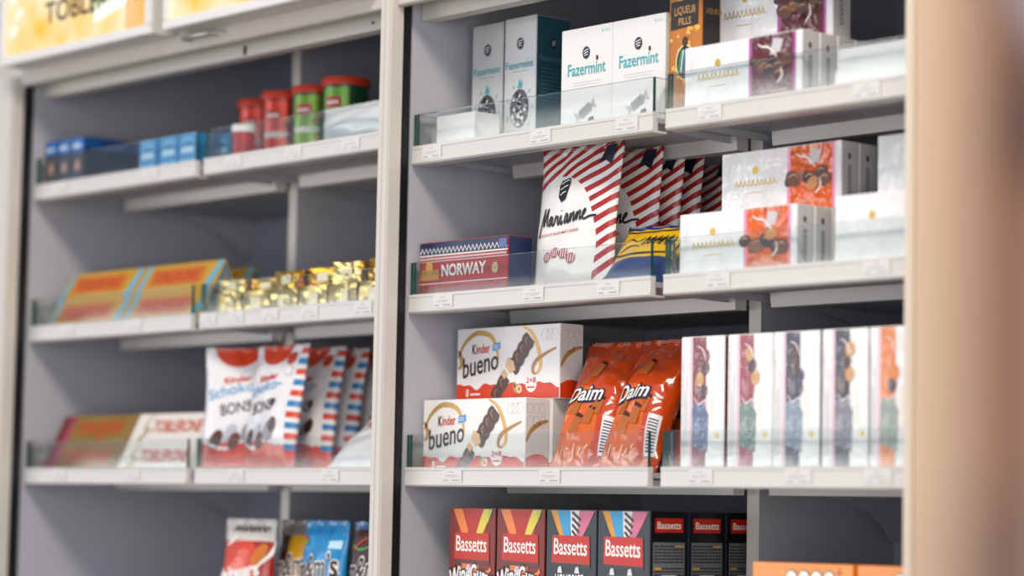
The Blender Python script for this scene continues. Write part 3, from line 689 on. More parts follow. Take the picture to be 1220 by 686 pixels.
# orange toffee bags
DM = print_mat('orange_bag_print', lambda n, u, v: n.mix(n.m('MULTIPLY', n.ell(u, v, .30, .30, .42, .30), .6), lin('#C44206'), lin('#E87416')), .2, .8, (15, 1.0), dist=.03)
def toffee(label, loc, seed, rz, name_full=True, lean=R(27)):
    wd, h = .128, .238
    r, mp = bag('toffee_bag', label, loc, (wd, h, .064), DM, seed, lean, rz, 'orange toffee bags', teeth=False, full=.95, pinch=.1)
    NV = M('#1B2244', .4); Wt = M('#EDEBE8', .35)
    s = 'Daim' 
    text(r, s, mp, wd*.13, h*.46, wd*.62, NV, 2, height=.028, bold=.075, shear=.25, rot=R(4)); text(r, s, mp, wd*.14, h*.465, wd*.59, Wt, 3.5, height=.026, bold=.02, shear=.25, rot=R(4))
    for a, b, c_ in ((.38, .30, 0), (.55, .36, .5), (.30, .43, 1), (.66, .44, .2), (.45, .72, .8)):
        cx, cy = wd*a, h*b
        poly('toffee_picture', r, mp, [(cx-.011, cy-.012), (cx+.010, cy-.014), (cx+.014, cy+.010), (cx-.003+.006*c_, cy+.015)], M('#B5621C', .3, coat=.4), 2)
        poly('toffee_picture_top', r, mp, [(cx-.003+.006*c_, cy+.015), (cx+.014, cy+.010), (cx+.016, cy+.015), (cx+.002, cy+.021)], M('#4A2412', .3), 2)
    rect('barcode_label', r, mp, wd*.80, wd*.955, h*.10, h*.38, M('#D9D6D8', .4), 2, 4)
    for i in range(11): rect('barcode_bar', r, mp, wd*.825, wd*.935, h*(.125+.021*i), h*(.125+.021*i)+.0022, M('#2A2C44', .5), 3, 3)
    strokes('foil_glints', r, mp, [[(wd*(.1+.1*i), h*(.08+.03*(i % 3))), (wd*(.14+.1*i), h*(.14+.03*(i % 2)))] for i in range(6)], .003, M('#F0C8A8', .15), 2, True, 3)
    return r
toffee('orange toffee bag leaning back beside the white wafer boxes', (.372, .052, R3), 21, R(8))
toffee('orange toffee bag at the front, its name and barcode in view', (.478, .050, R3), 22, R(2))
toffee('orange toffee bag behind, partly hidden by the cellophane box', (.507, .135, R3), 23, R(-4), lean=R(26))
toffee('orange toffee bag furthest back, only its top seal showing', (.440, .215, R3), 24, R(3), lean=R(24))

# five upright cellophane boxes
UP = (('#7C2430', '#4F5F86', 'with dark red stripe, next to the orange bags'), ('#9A3A48', '#6B7F78', 'with wine red stripe, second from the orange bags'),
      ('#3A3346', '#7F8C9C', 'with dark violet stripe, in the middle of the row'), ('#3B3742', '#77757F', 'with grey-black stripe, second from the right post'), ('#DE7D2E', '#8E9A8C', 'with orange stripe, beside the right post'))
for i, (c1, c2, lb) in enumerate(UP):
    x0 = (.627, .722, .8115, .904, .988)[i]; wd, d, h = .0885, .044, .201
    if i == 4: wd = .084
    t = carton('upright_chocolate_box', 'upright white cellophane box '+lb, (x0, .020, R3), (wd, d, h), CARDC, group='upright cellophane boxes', sidemat=M(('#6E1A2A', '#6E1A2A', '#3A1430', '#6A5A60', '#C9C0B8')[i], .3, coat=.5), topmat=M('#C9C6C4', .3, coat=.6))
    a, b = wd*.27, wd*.58
    rect('stripe_edge', t, front, a-.006, a, .0012, h-.0012, M('#DDB9C4', .3, coat=.7), 1)
    rect('picture_stripe', t, front, a, b, .0012, h-.0012, M(c1, .25, coat=1, bump=CELLO), 1)
    rect('stripe_top', t, lambda u, v, k: (u, v, h+.0004), a, b, .001, d-.001, M(c1, .3, coat=.6))
    rnd = random.Random(40+i)
    poly('picture_lower', t, front, [(a, .04), (b+.004, .03), (b+.006, .085), (b-.006, .105), (a, .10)], M(c2, .25, coat=1, bump=CELLO), 2)
    for j in range(4):
        ellipse('chocolate_picture', t, front, b-.002+rnd.uniform(-.010, .006), h*(.60+.085*j), .0085, .011, M((c1, '#C9955A', '#4A2A22')[rnd.randrange(3)], .25, coat=1, bump=CELLO), 3+.2*j, 8)
    strokes_each('foil_swirl', t, front, [[(a+.006, h*.55), (a+.014, h*.50), (b, h*.53), (b-.004, h*.47)], [(a+.01, h*.93), (b-.006, h*.90), (b, h*.82)]], .002, M('#EDE6E2', .2), 4, True)
    strokes('print_line', t, front, [[(wd*.10, h*.12), (wd*.10, h*.60)], [(wd*.145, h*.12), (wd*.145, h*.72)], [(wd*.055, h*.12), (wd*.055, h*.88)]], .0012, M('#B3AFB2', .5), 1, sm=0)
    ellipse('crest', t, front, wd*.84, h*.27, .0045, .0045, M('#C9B06A', .35, .6), 1, 8)
    strokes('gold_script', t, front, [[(wd*.76, h*(.33+.045*q)), (wd*.70, h*(.345+.045*q)), (wd*.77, h*(.365+.045*q))] for q in range(6)], .0013, M('#D6C79A', .35, .5), 1, sm=3)

# ------------------------------------------------------------------ bottom right shelf
def bassetts(label, loc, kind, group, side_only=False):
    wd, d, h = .1145, .079, .230
    body = M('#7A1D13', .45) if kind == 'gum' else M('#26323A', .45)
    t = carton('candy_carton', label, loc, (wd, d, h), body, group=group, sidemat=M('#101012', .35), topmat=body if kind == 'gum' else M('#1A1A1C', .4))
    RD = M('#C22510', .45); Wt = M('#F2EFEA', .4)
    sp = right(wd)
    if kind != 'gum':
        rect('name_panel', t, sp, d*.12, d*.88, h*.86, h*.955, RD, 1)
        text(t, 'Bassetts', sp, d*.18, h*.885, d*.64, Wt, 2, height=.0105, bold=.01)
        rect('ingredients_panel', t, sp, d*.07, d*.93, h*.05, h*.795, M('#6E6F73', .5), 1)
        v = []; f = []; rnd = random.Random(2)
        for j in range(30):
            if j in (6, 14, 22): continue
            y0 = h*.775-j*.0048; xa = d*.10
            while xa < d*.88:
                L = min(rnd.uniform(.003, .010), d*.90-xa); k = len(v)
                v += [sp(xa, y0-.0022, 2), sp(xa+L, y0-.0022, 2), sp(xa+L, y0, 2), sp(xa, y0, 2)]; f.append((k, k+1, k+2, k+3)); xa += L+.0014
        mesh('ingredients_print', v, f, M('#26262A', .6), t)
        rect('highlight_print', t, sp, d*.1, d*.3, h*.615, h*.63, M('#C9A23A', .5), 3); rect('highlight_print', t, sp, d*.66, d*.9, h*.765, h*.775, M('#C9A23A', .5), 3)
        rect('nutrition_table', t, sp, d*.30, d*.70, h*.40, h*.58, M('#D2D2D4', .5), 3)
    if side_only: return t
    if kind == 'gum':
        patch('hood_print', t, front, wd*.22, wd*.80, lambda u: h*.80, h-.0012, M('#B8260F', .45), 1)
        patch('gum_ribbon', t, front, wd*.10, wd*.42, lambda u: h*(.985-.0)-.062*((u/wd-.10)/.32)**.9 if u > wd*.10 else h*.98, lambda u: min(h-.0013, h*1.03-.045*max(0, (u/wd-.22)/.2)**1.4), M('#E8761C', .35), 2, 14, 2)
        patch('gum_ribbon', t, front, wd*.58, wd*.92, lambda u: h*.985-.062*((.92-u/wd)/.34)**.9, lambda u: min(h-.0013, h*1.03-.045*max(0, (.82-u/wd)/.22)**1.4), M('#D9C32A', .35), 2, 14, 2)
        patch('gum_ribbon_edge', t, front, wd*.84, wd*.93, lambda u: h*.985-.02*((.93-u/wd)/.09), h-.0013, M('#9CC23A', .35), 2.5, 6, 1)
    else:
        for k_, (xa, xb, bx, cc) in enumerate(((.09, .28, .30, '#E09A2C'), (.22, .52, .37, '#3AA0CF'), (.48, .72, .50, '#E9E6E2'), (.66, .96, .60, '#D4728C'))):
            poly('candy_ribbon', t, front, [(wd*xa, h-.0013), (wd*xb, h-.0013), (wd*(xb*.55+(bx+.10)*.45), h*.90), (wd*(bx+.10), h*.80), (wd*bx, h*.80), (wd*(xa*.4+bx*.6), h*.87)], M(cc, .4, bump=(400, .4, .002)), 1+.3*k_)
        strokes('liquorice_stripe', t, front, [[(wd*(.52+.0*q), h*(.985-.042*q)), (wd*(.69-.015*q), h*(.93-.042*q))] for q in range(5)], .0045, M('#15161A', .4), 2.5, sm=0)
    fr_ = lambda u, v, k: front(u, v+.0155, k)
    poly('name_panel_shade', t, fr_, [(wd*.115, h*.545), (wd*.89, h*.535), (wd*.87, h*.745), (wd*.135, h*.755)], M('#5A1A14' if kind == 'gum' else '#1E252B', .4), 2.6)
    poly('name_panel', t, fr_, [(wd*.12, h*.575), (wd*.88, h*.565), (wd*.865, h*.755), (wd*.135, h*.76)], RD, 3)
    text(t, 'Bassetts', fr_, wd*.165, h*.632, wd*.66, Wt, 4, height=.0245, bold=.012, rot=R(-1))
    BK_ = M('#17130F', .4)
    if kind == 'gum':
        patch('tongue_print', t, fr_, wd*.28, wd*.66, h*.40, h*.548, M('#D9702A', .35), 2)
        text(t, 'WineGums', fr_, wd*.02, h*.36, wd*.95, BK_, 4, height=.031, bold=.075, arc=.012); text(t, 'WineGums', fr_, wd*.03, h*.365, wd*.93, Wt, 5, height=.028, bold=.025, arc=.012)
        poly('gum_picture', t, fr_, [(wd*.78, h*.49), (wd*.85, h*.465), (wd*.93, h*.50), (wd*.90, h*.525), (wd*.86, h*.50)], M('#E8761C', .35), 3)
        strokes('gum_crest', t, fr_, [[(wd*.40, h*.50), (wd*.45, h*.53), (wd*.50, h*.50)], [(wd*.41, h*.485), (wd*.45, h*.51), (wd*.49, h*.485)]], .0025, M('#CFE0F0', .4), 5)
    else:
        for xa in (.24, .58): poly('sweet_foot', t, fr_, [(wd*xa, h*.505), (wd*(xa+.1), h*.505), (wd*(xa+.07), h*.55), (wd*(xa+.02), h*.545)], M('#DADADA', .4), 3)
        text(t, 'LIQUORICE', fr_, wd*.20, h*.425, wd*.56, Wt, 4, height=.0165, bold=.02); text(t, 'ALLSORTS', fr_, wd*.10, h*.325, wd*.78, Wt, 4, height=.020, bold=.04)
        ellipse('sweet_o', t, fr_, wd*.54, h*.36, .011, .012, M('#E2C13A', .4), 5); ellipse('sweet_o_core', t, fr_, wd*.54, h*.36, .004, .004, BK_, 6)
    return t
Y4 = .04
bassetts('dark red candy carton, leftmost in the bottom row', (.080, Y4, R4), 'gum', 'dark red candy cartons')
bassetts('dark red candy carton next to the dark grey ones', (.1975, Y4, R4), 'gum', 'dark red candy cartons')
g4 = 'dark grey liquorice cartons'
bassetts('dark grey liquorice carton next to the red ones', (.3155, Y4, R4), 'liq', g4)
bassetts('dark grey liquorice carton at the end of the row, black side in view', (.4325, Y4, R4), 'liq', g4)
bassetts('liquorice carton right behind the end one, only its black side showing', (.4325, Y4+.083, R4), 'liq', g4, True)
bassetts('liquorice carton third back from the front, deep in shade by the partition', (.4325, Y4+.166, R4), 'liq', g4, True)
for i, x0 in enumerate((.752, .950)):
    wd, d, h = .190, .06, .1595
    t = carton('orange_candy_box', ('bright orange box at the bottom edge beside the partition', 'bright orange box at the bottom edge beside the right post')[i], (x0, .045, R4), (wd, d, h), M('#F08A0C', .35, coat=.3, var=.1), group='bright orange boxes')
    for q in range(4):
        ellipse('letter_outline', t, front, wd*.40+.0235*q, h*.845, .0135, .0165, M('#5A3A20', .4), 2); ellipse('letter_shape', t, front, wd*.40+.0235*q, h*.845, .0115, .0145, M('#F0ECE2', .4), 3)
    strokes('star_print', t, front, [[(wd*.87-.006, h*.93), (wd*.87+.006, h*.93)], [(wd*.87, h*.89), (wd*.87, h*.975)]], .0015, M('#A85A0C', .4), 2, sm=0)

# ================================================================== left cabinet
# small blue gum boxes
def gum(label, loc, detail=True):
    wd, d, h = .046, .049, .097
    t = carton('small_gum_box', label, loc, (wd, d, h), M('#12161F', .4, coat=.2), group='small dark blue boxes', sidemat=M('#171A22', .4), topmat=M('#1763AE', .4))
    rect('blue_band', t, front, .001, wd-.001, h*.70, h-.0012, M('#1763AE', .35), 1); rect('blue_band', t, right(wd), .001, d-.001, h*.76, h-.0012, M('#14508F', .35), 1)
    if detail:
        strokes('band_lettering', t, front, [[(wd*.16+.0075*i, h*.78), (wd*.2+.0075*i, h*.88), (wd*.26+.0075*i, h*.79)] for i in range(4)], .0028, M('#DDE6F0', .4), 2, sm=2)
        ellipse('round_picture', t, front, wd*.52, h*.42, .0085, .011, M('#D9A08A', .4), 2)
        rect('side_label', t, front, .001, wd-.001, .001, h*.13, M('#3A3D45', .4), 1)
    return t
gum('small dark blue box at the far left end of the top shelf', (-1.186, .020, L1))
gum('small dark blue box, middle of the three at the far left', (-1.1365, .020, L1))
gum('small dark blue box, third from the far left with its side in view', (-1.087, .020, L1))
for i in range(3): gum(('small dark blue box directly behind the third one', 'small dark blue box, third back in its file', 'small dark blue box, rearmost in its file')[i], (-1.087, .073+.0525*i, L1), False)
def lblue(label, loc):
    wd, d, h = .057, .04, .067
    t = carton('light_blue_box', label, loc, (wd, d, h), M('#2E8FCB', .35, coat=.3), group='light blue boxes')
    rect('white_print', t, front, wd*.15, wd*.85, h*.45, h*.62, M('#BFE0F2', .4), 1); rect('pale_base', t, front, .001, wd-.001, .0012, h*.25, M('#9CC6DC', .4), 1)
    strokes('arc_print', t, front, [[(wd*.12, h*.72), (wd*.5, h*.85), (wd*.88, h*.75)]], .003, M('#9AD4F0', .4), 1)
    return t
for lb, x_, y_ in (('light blue box, leftmost of the front three', -.842, .02), ('light blue box in the middle of the front three', -.772, .02), ('light blue box at the shelf end beside the glass edge', -.708, .02), ('light blue box in the second row, showing past the glass edge', -.735, .072), ('light blue box in the second row, next to the red tins', -.674, .072)):
    lblue(lb, (x_, y_, L1))
# tins
def tin(label, loc, body, hi, lidc, rz, lines, h=.141, r=.041):
    t = thing('snack_tin', label, 'tin', loc, rz, 'red and green tins')
    lathe('tin_body', [(r-.003, 0), (r, .002), (r, .006), (r-.001, .008), (r-.001, h-.016), (r-.0005, h-.012)], M(body, .25, .35, coat=.4), t, 36)
    lathe('lid', [(r-.001, h-.016), (r+.002, h-.015), (r+.0022, h-.003), (r+.0005, h-.0005), (r-.004, h), (r-.006, h-.003)], M(lidc, .35), t, 36)
    mp = cyl(r-.0006)
    patch('print_panel', t, mp, -.030, .022, .010, h-.020, M(hi, .25, .3, coat=.4), 1, 12, 1)
    patch('name_badge', t, mp, -.024, .008, h*.60, h*.74, M('#B3261E', .35), 2, 8, 1)
    strokes('badge_lettering', t, mp, [[(-.021+.0042*i, h*.64), (-.020+.0042*i, h*.70), (-.0185+.0042*i, h*.645)] for i in range(6)], .0016, M('#F0E6DA', .4), 3, sm=2)
    strokes('title_lettering', t, mp, [[(-.027+.0062*i, h*.36), (-.0255+.0062*i, h*(.455+.02*(i % 2))), (-.023+.0062*i, h*.37), (-.022+.0062*i, h*.44)] for i in range(8)], .002, M('#EFEAE0', .4), 3, sm=2)
    for i, (a, b) in enumerate(((.014, .52), (.020, .60), (.002, .22), (-.016, .2), (.018, .3))):
        ellipse('nut_picture', t, mp, a, h*b, .0065, .0045, M(('#B9793E', '#D2A062', '#8A5028')[i % 3], .4), 3, 8, i)
    return t
tin('red tin, leftmost of the four tins on the top shelf', (-.650, .163, L1), '#8E1712', '#D93A12', '#C93C1E', R(38), 'COCKTAIL')
tin('red tin next to the green ones, second from the left', (-.538, .137, L1), '#8E1712', '#D93A12', '#C93C1E', R(36), 'COCKTAIL')
tin('green tin with red lid between a red tin and another green tin', (-.443, .135, L1), '#1F5A30', '#7DA62C', '#C93C1E', R(38), 'PISTACHIO')
tin('green tin with red lid behind the white pack, rightmost of the four', (-.328, .12, L1), '#1D5632', '#6FA32E', '#C93C1E', R(30), 'PISTACHIO', r=.0425)
def tub(label, loc):
    t = thing('candy_tub', label, 'tub', loc, R(35), 'small blue tubs'); r, h = .027, .073
    lathe('tub_body', [(r-.002, 0), (r-.001, .002), (r-.001, h-.012)], M('#1E3A78', .3, coat=.3), t, 24)
    lathe('lid', [(r-.001, h-.012), (r+.001, h-.011), (r+.001, h-.001), (r-.002, h)], M('#D9502A', .35), t, 24)
    mp = cyl(r-.0007)
    patch('white_print', t, mp, -.018, .014, h*.38, h*.80, M('#D9D6D8', .4), 1, 8, 1); patch('blue_lettering_bar', t, mp, -.015, .012, h*.52, h*.62, M('#2A58A8', .4), 2, 8, 1)
    patch('red_lettering_bar', t, mp, -.013, .010, h*.67, h*.74, M('#C22E22', .4), 2, 8, 1); patch('caramel_print', t, mp, -.02, .018, h*.12, h*.36, M('#C9862E', .4), 1, 8, 1)
    return t
for i in range(3): tub(('small blue tub with orange lid at the bottom of the stack by the post', 'small blue tub with orange lid, middle of the stack by the post', 'small blue tub with orange lid on top of the stack by the post')[i], (-.186, .125, L1+.0733*i))
bag('white_pack', 'plain white soft pack in front of the green tins', (-.193, .045, L1), (.22, .075, .045), M('#E6E8EA', .3, coat=.4, bump=(18, .3)), 31, R(4), R(-2), teeth=False, full=1.0)
t = thing('paper_tub', 'low red tub with white lid in front of the leftmost red tin', 'tub', (-.535, .045, L1))
lathe('tub_body', [(.018, 0), (.0195, .004), (.0205, .056)], M('#B8281C', .35), t, 26); lathe('lid', [(.021, .055), (.023, .056), (.023, .068), (.021, .070), (.018, .069)], M('#E9E6E4', .3), t, 26)

# triangular bars
def tri(name, label, loc, L, s, h, kind, group):
    t = thing(name, label, 'chocolate bar', loc, 0, group)
    col = {'yellow': '#C99A14', 'brown': '#8C6A16', 'white': '#E6DFD4'}[kind]
    prismx('bar_body', [(0, 0), (s, 0), (s/2, h)], 0, L, M(col, .3, .1 if kind != 'white' else 0, coat=.4), t)
    ln = math.hypot(s/2, h); ny, nz = -h/ln, (s/2)/ln
    mp = lambda u, v, k: (u, v/ln*s/2+ny*.0004*k, v/ln*h+nz*.0004*k)
    RDL = M('#C8481A', .35)
    if kind == 'yellow':
        rect('orange_band', t, mp, L*.13, L*.80, ln*.28, ln*.86, M('#C86A14', .35), 1)
        text(t, 'TOBLERONE', mp, L*.16, ln*.40, L*.58, M('#C03A12', .35), 2, height=ln*.34, bold=.02)
        poly('blue_ribbon', t, mp, [(L*.86, 0), (L*.93, 0), (L*.99, ln), (L*.94, ln)], M('#3FB3D6', .35), 2); poly('blue_ribbon', t, mp, [(0, 0), (L*.05, 0), (L*.10, ln), (L*.06, ln)], M('#3FB3D6', .35), 2)
        mesh('end_cap', [(L+.0004, .004, .002), (L+.0004, s-.004, .002), (L+.0004, s/2, h-.004)], [(0, 1, 2)], M('#2A7F96', .4), t); mesh('end_cap_inner', [(L+.0008, .014, .007), (L+.0008, s-.014, .007), (L+.0008, s/2, h-.016)], [(0, 1, 2)], M('#8A8478', .4), t)
    else:
        text(t, 'TOBLERONE', mp, L*.24, ln*.36, L*.62, RDL, 2, height=ln*.40, bold=.02)
        if kind == 'brown':
            rect('red_end', t, mp, .001, L*.12, .001, ln-.001, M('#7A2420', .35), 1); rect('magenta_band', t, mp, L*.12, L*.18, .001, ln-.001, M('#A83A5A', .35), 1); ellipse('mark', t, mp, L*.62, ln*.2, .007, .007, RDL, 2)
        else:
            strokes('gold_ribbon', t, mp, [[(L*.12, ln*.02), (L*.17, ln*.3), (L*.14, ln*.6), (L*.19, ln*.97)], [(L*.10, ln*.1), (L*.2, ln*.35)], [(L*.15, ln*.5), (L*.24, ln*.42)]], .005, M('#C2A04A', .3, .5), 2, True)
        mesh('end_cap', [(L+.0004, .004, .002), (L+.0004, s-.004, .002), (L+.0004, s/2, h-.004)], [(0, 1, 2)], M('#8A2A1C' if kind == 'brown' else '#D9D2C6', .4), t)
    return t
def tristack(x0, y0, z, kind, L, s, h, who, nm, grp):
    lab = ('lower front', 'lower rear', 'upper')
    for i, (dy, dz) in enumerate(((0, 0), (s, 0), (s/2, h))):
        tri(nm, '%s triangular bar of the %s' % (lab[i], who), (x0, y0+dy, z+dz*1.002), L, s*.995, h, kind, grp)
tristack(-1.165, .02, L2, 'yellow', .272, .058, .058, 'yellow stack at the far left end', 'triangular_bar', 'yellow triangular bars')
tristack(-.889, .02, L2, 'yellow', .262, .058, .058, 'yellow stack beside the glass edge', 'triangular_bar', 'yellow triangular bars')
tristack(-.965, .145, L2, 'yellow', .262, .058, .058, 'yellow stack in the second row', 'triangular_bar', 'yellow triangular bars')
tristack(-1.165, .02, L3, 'brown', .268, .057, .057, 'brown gold stack with red lettering', 'triangular_bar', 'brown gold triangular bars')
tristack(-.893, .02, L3, 'white', .262, .057, .057, 'white stack with red lettering', 'triangular_bar', 'white triangular bars')

# gold wrapped blocks
GOLD = M('#C79A2E', .16, .9, bump=(30, .6, .006)); GOLD2 = M('#D9BE78', .2, .85, bump=(25, .6, .006))
def gold(label, loc, size, mat, seed, rz=0):
    t = thing('gold_wrapped_block', label, 'chocolate', loc, rz, 'gold wrapped blocks'); wd, d, h = size
    bm = bmesh.new(); bmesh.ops.create_cube(bm, size=1); bmesh.ops.subdivide_edges(bm, edges=bm.edges[:], cuts=4, use_grid_fill=True)
    rnd = random.Random(seed)
    for v in bm.verts:
        j = .06 if v.co.z > -.45 else 0
        v.co += Vector((rnd.uniform(-.012, .012), rnd.uniform(-.02, .02), rnd.uniform(-j, j)*.7))
        v.co = Vector(((v.co.x+.5)*wd, (v.co.y+.5)*d, max(0, (v.co.z+.5)*h)))
    me = bpy.data.meshes.new('foil_body'); bm.to_mesh(me); bm.free(); me.materials.append(mat)
    o = bpy.data.objects.new('foil_body', me); COL.objects.link(o); o.parent = t
    # twisted foil ear at each end
    for sx in (0, wd):
        vs = [(sx, d*.5, h*.75)]+[(sx+(-1 if sx == 0 else 1)*rnd.uniform(.004, .009), d*(.2+.12*q), h*(.75+rnd.uniform(.05, .3))) for q in range(6)]
        mesh('foil_ear', vs, [(0, i, i+1) for i in range(1, 6)], mat, t)
    rect('paper_band', t, front, wd*.3, wd*.7, h*.25, h*.75, M('#E2D6B0', .35, .2), 3)
    return t
names = ('first', 'second', 'third', 'fourth', 'fifth', 'sixth')
for i in range(6):
    gold('gold wrapped block, %s from the left in the lower layer' % names[i], (-.575+.085*i, .022, L2), (.076, .11, .043), GOLD2, 50+i)
    gold('gold wrapped block, %s from the left in the upper layer' % names[i], (-.570+.085*i, .026+.012*(i % 2), L2+.0435), (.076, .10, (.026, .022, .030, .032, .036, .040)[i]), (GOLD2, GOLD, GOLD, GOLD, GOLD2, GOLD)[i], 60+i, R((0, 3, -4, 2, 0, -3)[i]))

# white and red bags
def sb(n, u, v):
    w1 = n.m('MULTIPLY', n.m('SINE', n.m('MULTIPLY', u, 9.0)), .035)
    low = n.m('LESS_THAN', n.m('ADD', v, w1), .24)
    top = n.ell(u, v, .42, 1.0, .30, .17)
    c = n.mix(n.m('MAXIMUM', low, top), lin('#E6E4E4'), lin('#D8431C'))
    st = n.m('FRACT', n.m('MULTIPLY', v, 6.0)); edge = n.m('GREATER_THAN', u, .88)
    blue = n.m('MULTIPLY', edge, n.m('LESS_THAN', st, .28)); red = n.m('MULTIPLY', edge, n.m('MULTIPLY', n.m('GREATER_THAN', st, .5), n.m('LESS_THAN', st, .78)))
    return n.mix(red, n.mix(blue, c, lin('#2F7FB8')), lin('#D8431C'))
SBM = print_mat('white_red_bag_print', sb, .3, .4, (28, .4))
def schoko(label, loc, seed, rz=0, lean=R(7), detail=True):
    wd, h = .162, .235
    r, mp = bag('praline_bag', label, loc, (wd, h, .048), SBM, seed, lean, rz, 'white and red praline bags')
    B_ = M('#2E9AC8', .4); D_ = M('#33201A', .4)
    text(r, 'Kinder', mp, wd*.28, h*.69, wd*.34, M('#C8321E', .4), 2, height=.0115, bold=.03, rot=R(8))
    text(r, 'Schoko-', mp, wd*.08, h*.56, wd*.66, B_, 2, height=.020, bold=.005, rot=R(12)); text(r, 'BONS', mp, wd*.26, h*.435, wd*.40, D_, 2, height=.021, bold=.008, rot=R(9))
    for i, (a, b, c_, rr) in enumerate(((.22, .25, '#5A3322', .016), (.40, .30, '#B9BCC4', .015), (.45, .24, '#6B3A26', .014), (.62, .31, '#8E9098', .016), (.70, .36, '#3E241A', .012), (.66, .53, '#33201A', .007))):
        ellipse('praline_picture', r, mp, wd*a, h*b, rr*.8, rr*1.25, M(c_, .35), 2+.3*i, 8, -.5)
    strokes('milk_swirl', r, mp, [[(wd*.15, h*.21), (wd*.35, h*.18), (wd*.55, h*.24), (wd*.8, h*.21)]], .006, M('#E6E4E4', .3), 2)
    ellipse('seal_ring', r, mp, wd*.78, h*.78, .011, .010, M('#C9C6C8', .4), 2, 10); ellipse('seal_centre', r, mp, wd*.78, h*.78, .0085, .0075, M('#E6E4E4', .4), 3, 10); ellipse('seal_cap', r, mp, wd*.76, h*.88, .012, .012, M('#C8401E', .4), 2, 10)
    return r
schoko('white and red praline bag furthest left, beside the white bars', (-.546, .064, L3), 71, R(34))
schoko('white and red praline bag in front, its name fully in view', (-.437, .048, L3), 72, R(-2))
schoko('white and red praline bag directly behind the front one', (-.442, .132, L3), 73)
schoko('white and red praline bag, second behind the front one', (-.442, .186, L3), 74)
schoko('white and red praline bag, third behind the front one', (-.442, .241, L3), 75)
schoko('white and red praline bag, rearmost of the file', (-.442, .296, L3), 76)
FB = print_mat('white_flat_bag_print', lambda n, u, v: n.mix(n.ell(u, v, .5, .8, .4, .12), lin('#E8E6E4'), lin('#C9583A')), .3, .4, (28, .5))
for i in range(2):
    r, mp = bag('slumped_praline_bag', ('white praline bag slumped low by the post, in front of another', 'white praline bag leaning back by the post, behind the slumped one')[i], (-.150, .034+.078*i, L3), (.20, (.15, .19)[i], .05), FB, 80+i, R(48), R(3), 'slumped white praline bags', teeth=False)
    strokes('blue_script', r, mp, [[(.05+.014*q, .09), (.056+.014*q, .108), (.062+.014*q, .092)] for q in range(7)], .003, M('#6FA8C0', .4), 2, sm=3)

# bags on the bottom left shelf
def solid(a, b, cut):
    return lambda n, u, v: n.mix(n.m('GREATER_THAN', v, cut), lin(a), lin(b))
BR, Wt = M('#3A2418', .4), M('#EFECE6', .35)
r, mp = bag('malt_ball_bag', 'red bag with white top and white lettering, leftmost on the bottom shelf', (-.520, .06, L4), (.138, .205, .05), print_mat('red_white_bag_print', lambda n, u, v: n.mix(n.m('GREATER_THAN', v, .80), n.mix(n.ell(u, v, .42, .60, .40, .24), lin('#A81810'), lin('#D8401A')), lin('#D9D3C8')), .25, .5, (30, .6)), 91, R(6), R(6), teeth=False)
text(r, 'Maltesers', mp, .006, .082, .118, Wt, 2, height=.026, bold=.04, rot=R(10)); strokes('sharing_script', r, mp, [[(.03+.012*i, .180), (.035+.012*i, .192), (.041+.012*i, .181)] for i in range(8)], .003, M('#3A3A34', .4), 2, sm=3)
ellipse('malt_ball_picture', r, mp, .115, .14, .012, .022, M('#C9742A', .35), 2, 10, -.5); strokes_each('milk_splash', r, mp, [[(.02, .155), (.04, .165), (.05, .175)], [(.11, .11), (.135, .14), (.142, .165)]], .006, Wt, 2, True)
def mm(label, loc, mat, seed, rz, u0=.010, wdt=.118, full='m&m’s', size=(.135, .205, .05), v0=.095, lean=R(5)):
    r, mp = bag('button_candy_bag', label, loc, size, mat, seed, lean, rz, 'bags of button candy', teeth=False)
    text(r, full, mp, u0-.002, v0-.002, wdt+.004, Wt, 2, height=.046, bold=.06, rot=R(5)); text(r, full, mp, u0, v0+.001, wdt, BR, 3.4, height=.043, bold=.012, rot=R(5))
    return r, mp
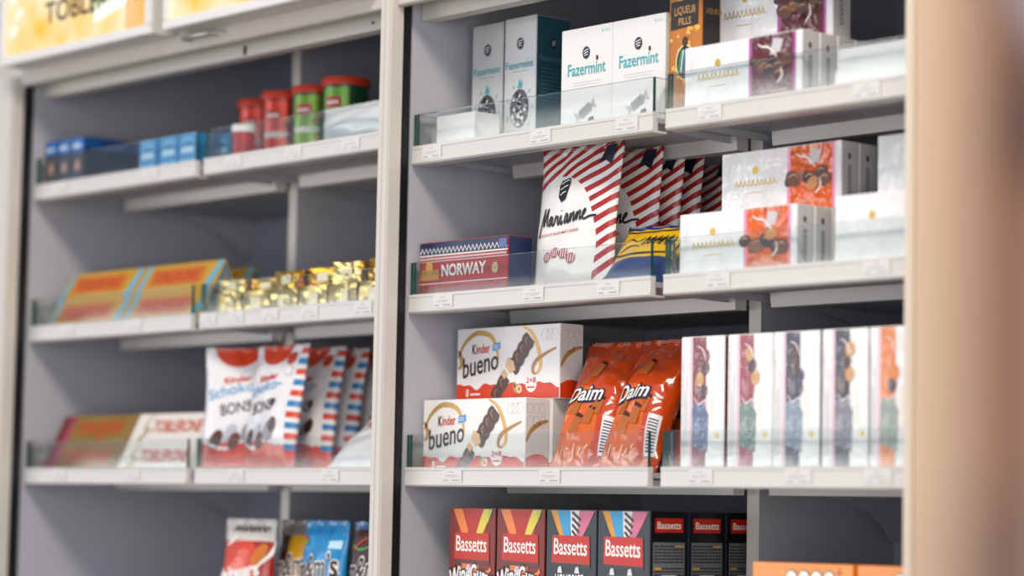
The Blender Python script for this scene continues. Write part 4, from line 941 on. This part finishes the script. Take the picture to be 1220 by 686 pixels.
r, mp = mm('yellow bag with brown top and brown lettering, between the red and blue bags', (-.425, .105, L4), print_mat('yellow_brown_bag_print', lambda n, u, v: n.mix(n.m('GREATER_THAN', v, .86), n.mix(n.m('LESS_THAN', u, .30), lin('#E0A412'), lin('#3E1A16')), lin('#8A8078')), .25, .5, (30, .6)), 92, R(4), lean=R(8))
r, mp = mm('bright blue bag with brown and white lettering', (-.292, .060, L4), print_mat('blue_bag_print', lambda n, u, v: n.mix(n.ell(u, v, .2, .8, .16, .06), lin('#1688C4'), lin('#2A9AD2')), .25, .5, (30, .6)), 93, R(-3), full='m&m’s', wdt=.12)
poly('corner_flash', r, mp, [(.10, .155), (.128, .155), (.128, .170), (.10, .168)], M('#BFE0F0', .4), 2)
for i, c_ in enumerate(('#D9B22A', '#B83A28', '#5FA04A')): ellipse('button_picture', r, mp, .012+.008*i, .165+.006*(i % 2), .006, .006, M(c_, .35), 2.2+.3*i, 8)
r, mp = mm('dark brown bag with blue top seal, half hidden by the central post', (-.150, .062, L4), print_mat('brown_bag_print', lambda n, u, v: n.mix(n.m('GREATER_THAN', v, .93), lin('#4A2A1C'), lin('#1F5F9A')), .25, .5, (30, .6)), 94, 0)
strokes('coloured_ribbon', r, mp, [[(.006, .165), (.04, .155), (.09, .17)]], .004, M('#4F9A5A', .4), 2, True); strokes('coloured_ribbon', r, mp, [[(.004, .15), (.03, .165), (.06, .18)]], .004, M('#C9502A', .4), 2, True)

# ------------------------------------------------------------------ blurred thing close to the camera
def near(px, py, dist):
    return CAM+(fw+r2*((px-610)/FPX)-u2*((py-343)/FPX))*dist
fp = near(1215, 343, .95)
t = thing('wooden_post', 'tan wooden post close to the camera at the right edge, out of focus', 'post', (fp.x, fp.y, 0), YAW)
TAN = M('#855435', .6, var=.25)
boxo('post_body', -.016, .05, -.02, .03, 0, 2.3, TAN, t, .006)
boxo('edge_strip', .004, .05, -.026, -.0205, 0, 2.3, M('#8A7768', .6), t, .002)
boxo('lock_plate', -.028, .004, -.030, -.0205, 1.0, 1.36, M('#5A3424', .5), t, .004)
boxo('dark_bracket', -.004, .05, -.05, -.0265, 1.475, 1.515, M('#1E2436', .5), t, .004)
boxo('metal_plate', -.001, .05, -.05, -.0265, 1.525, 1.75, M('#B9BCCB', .4), t, .004)
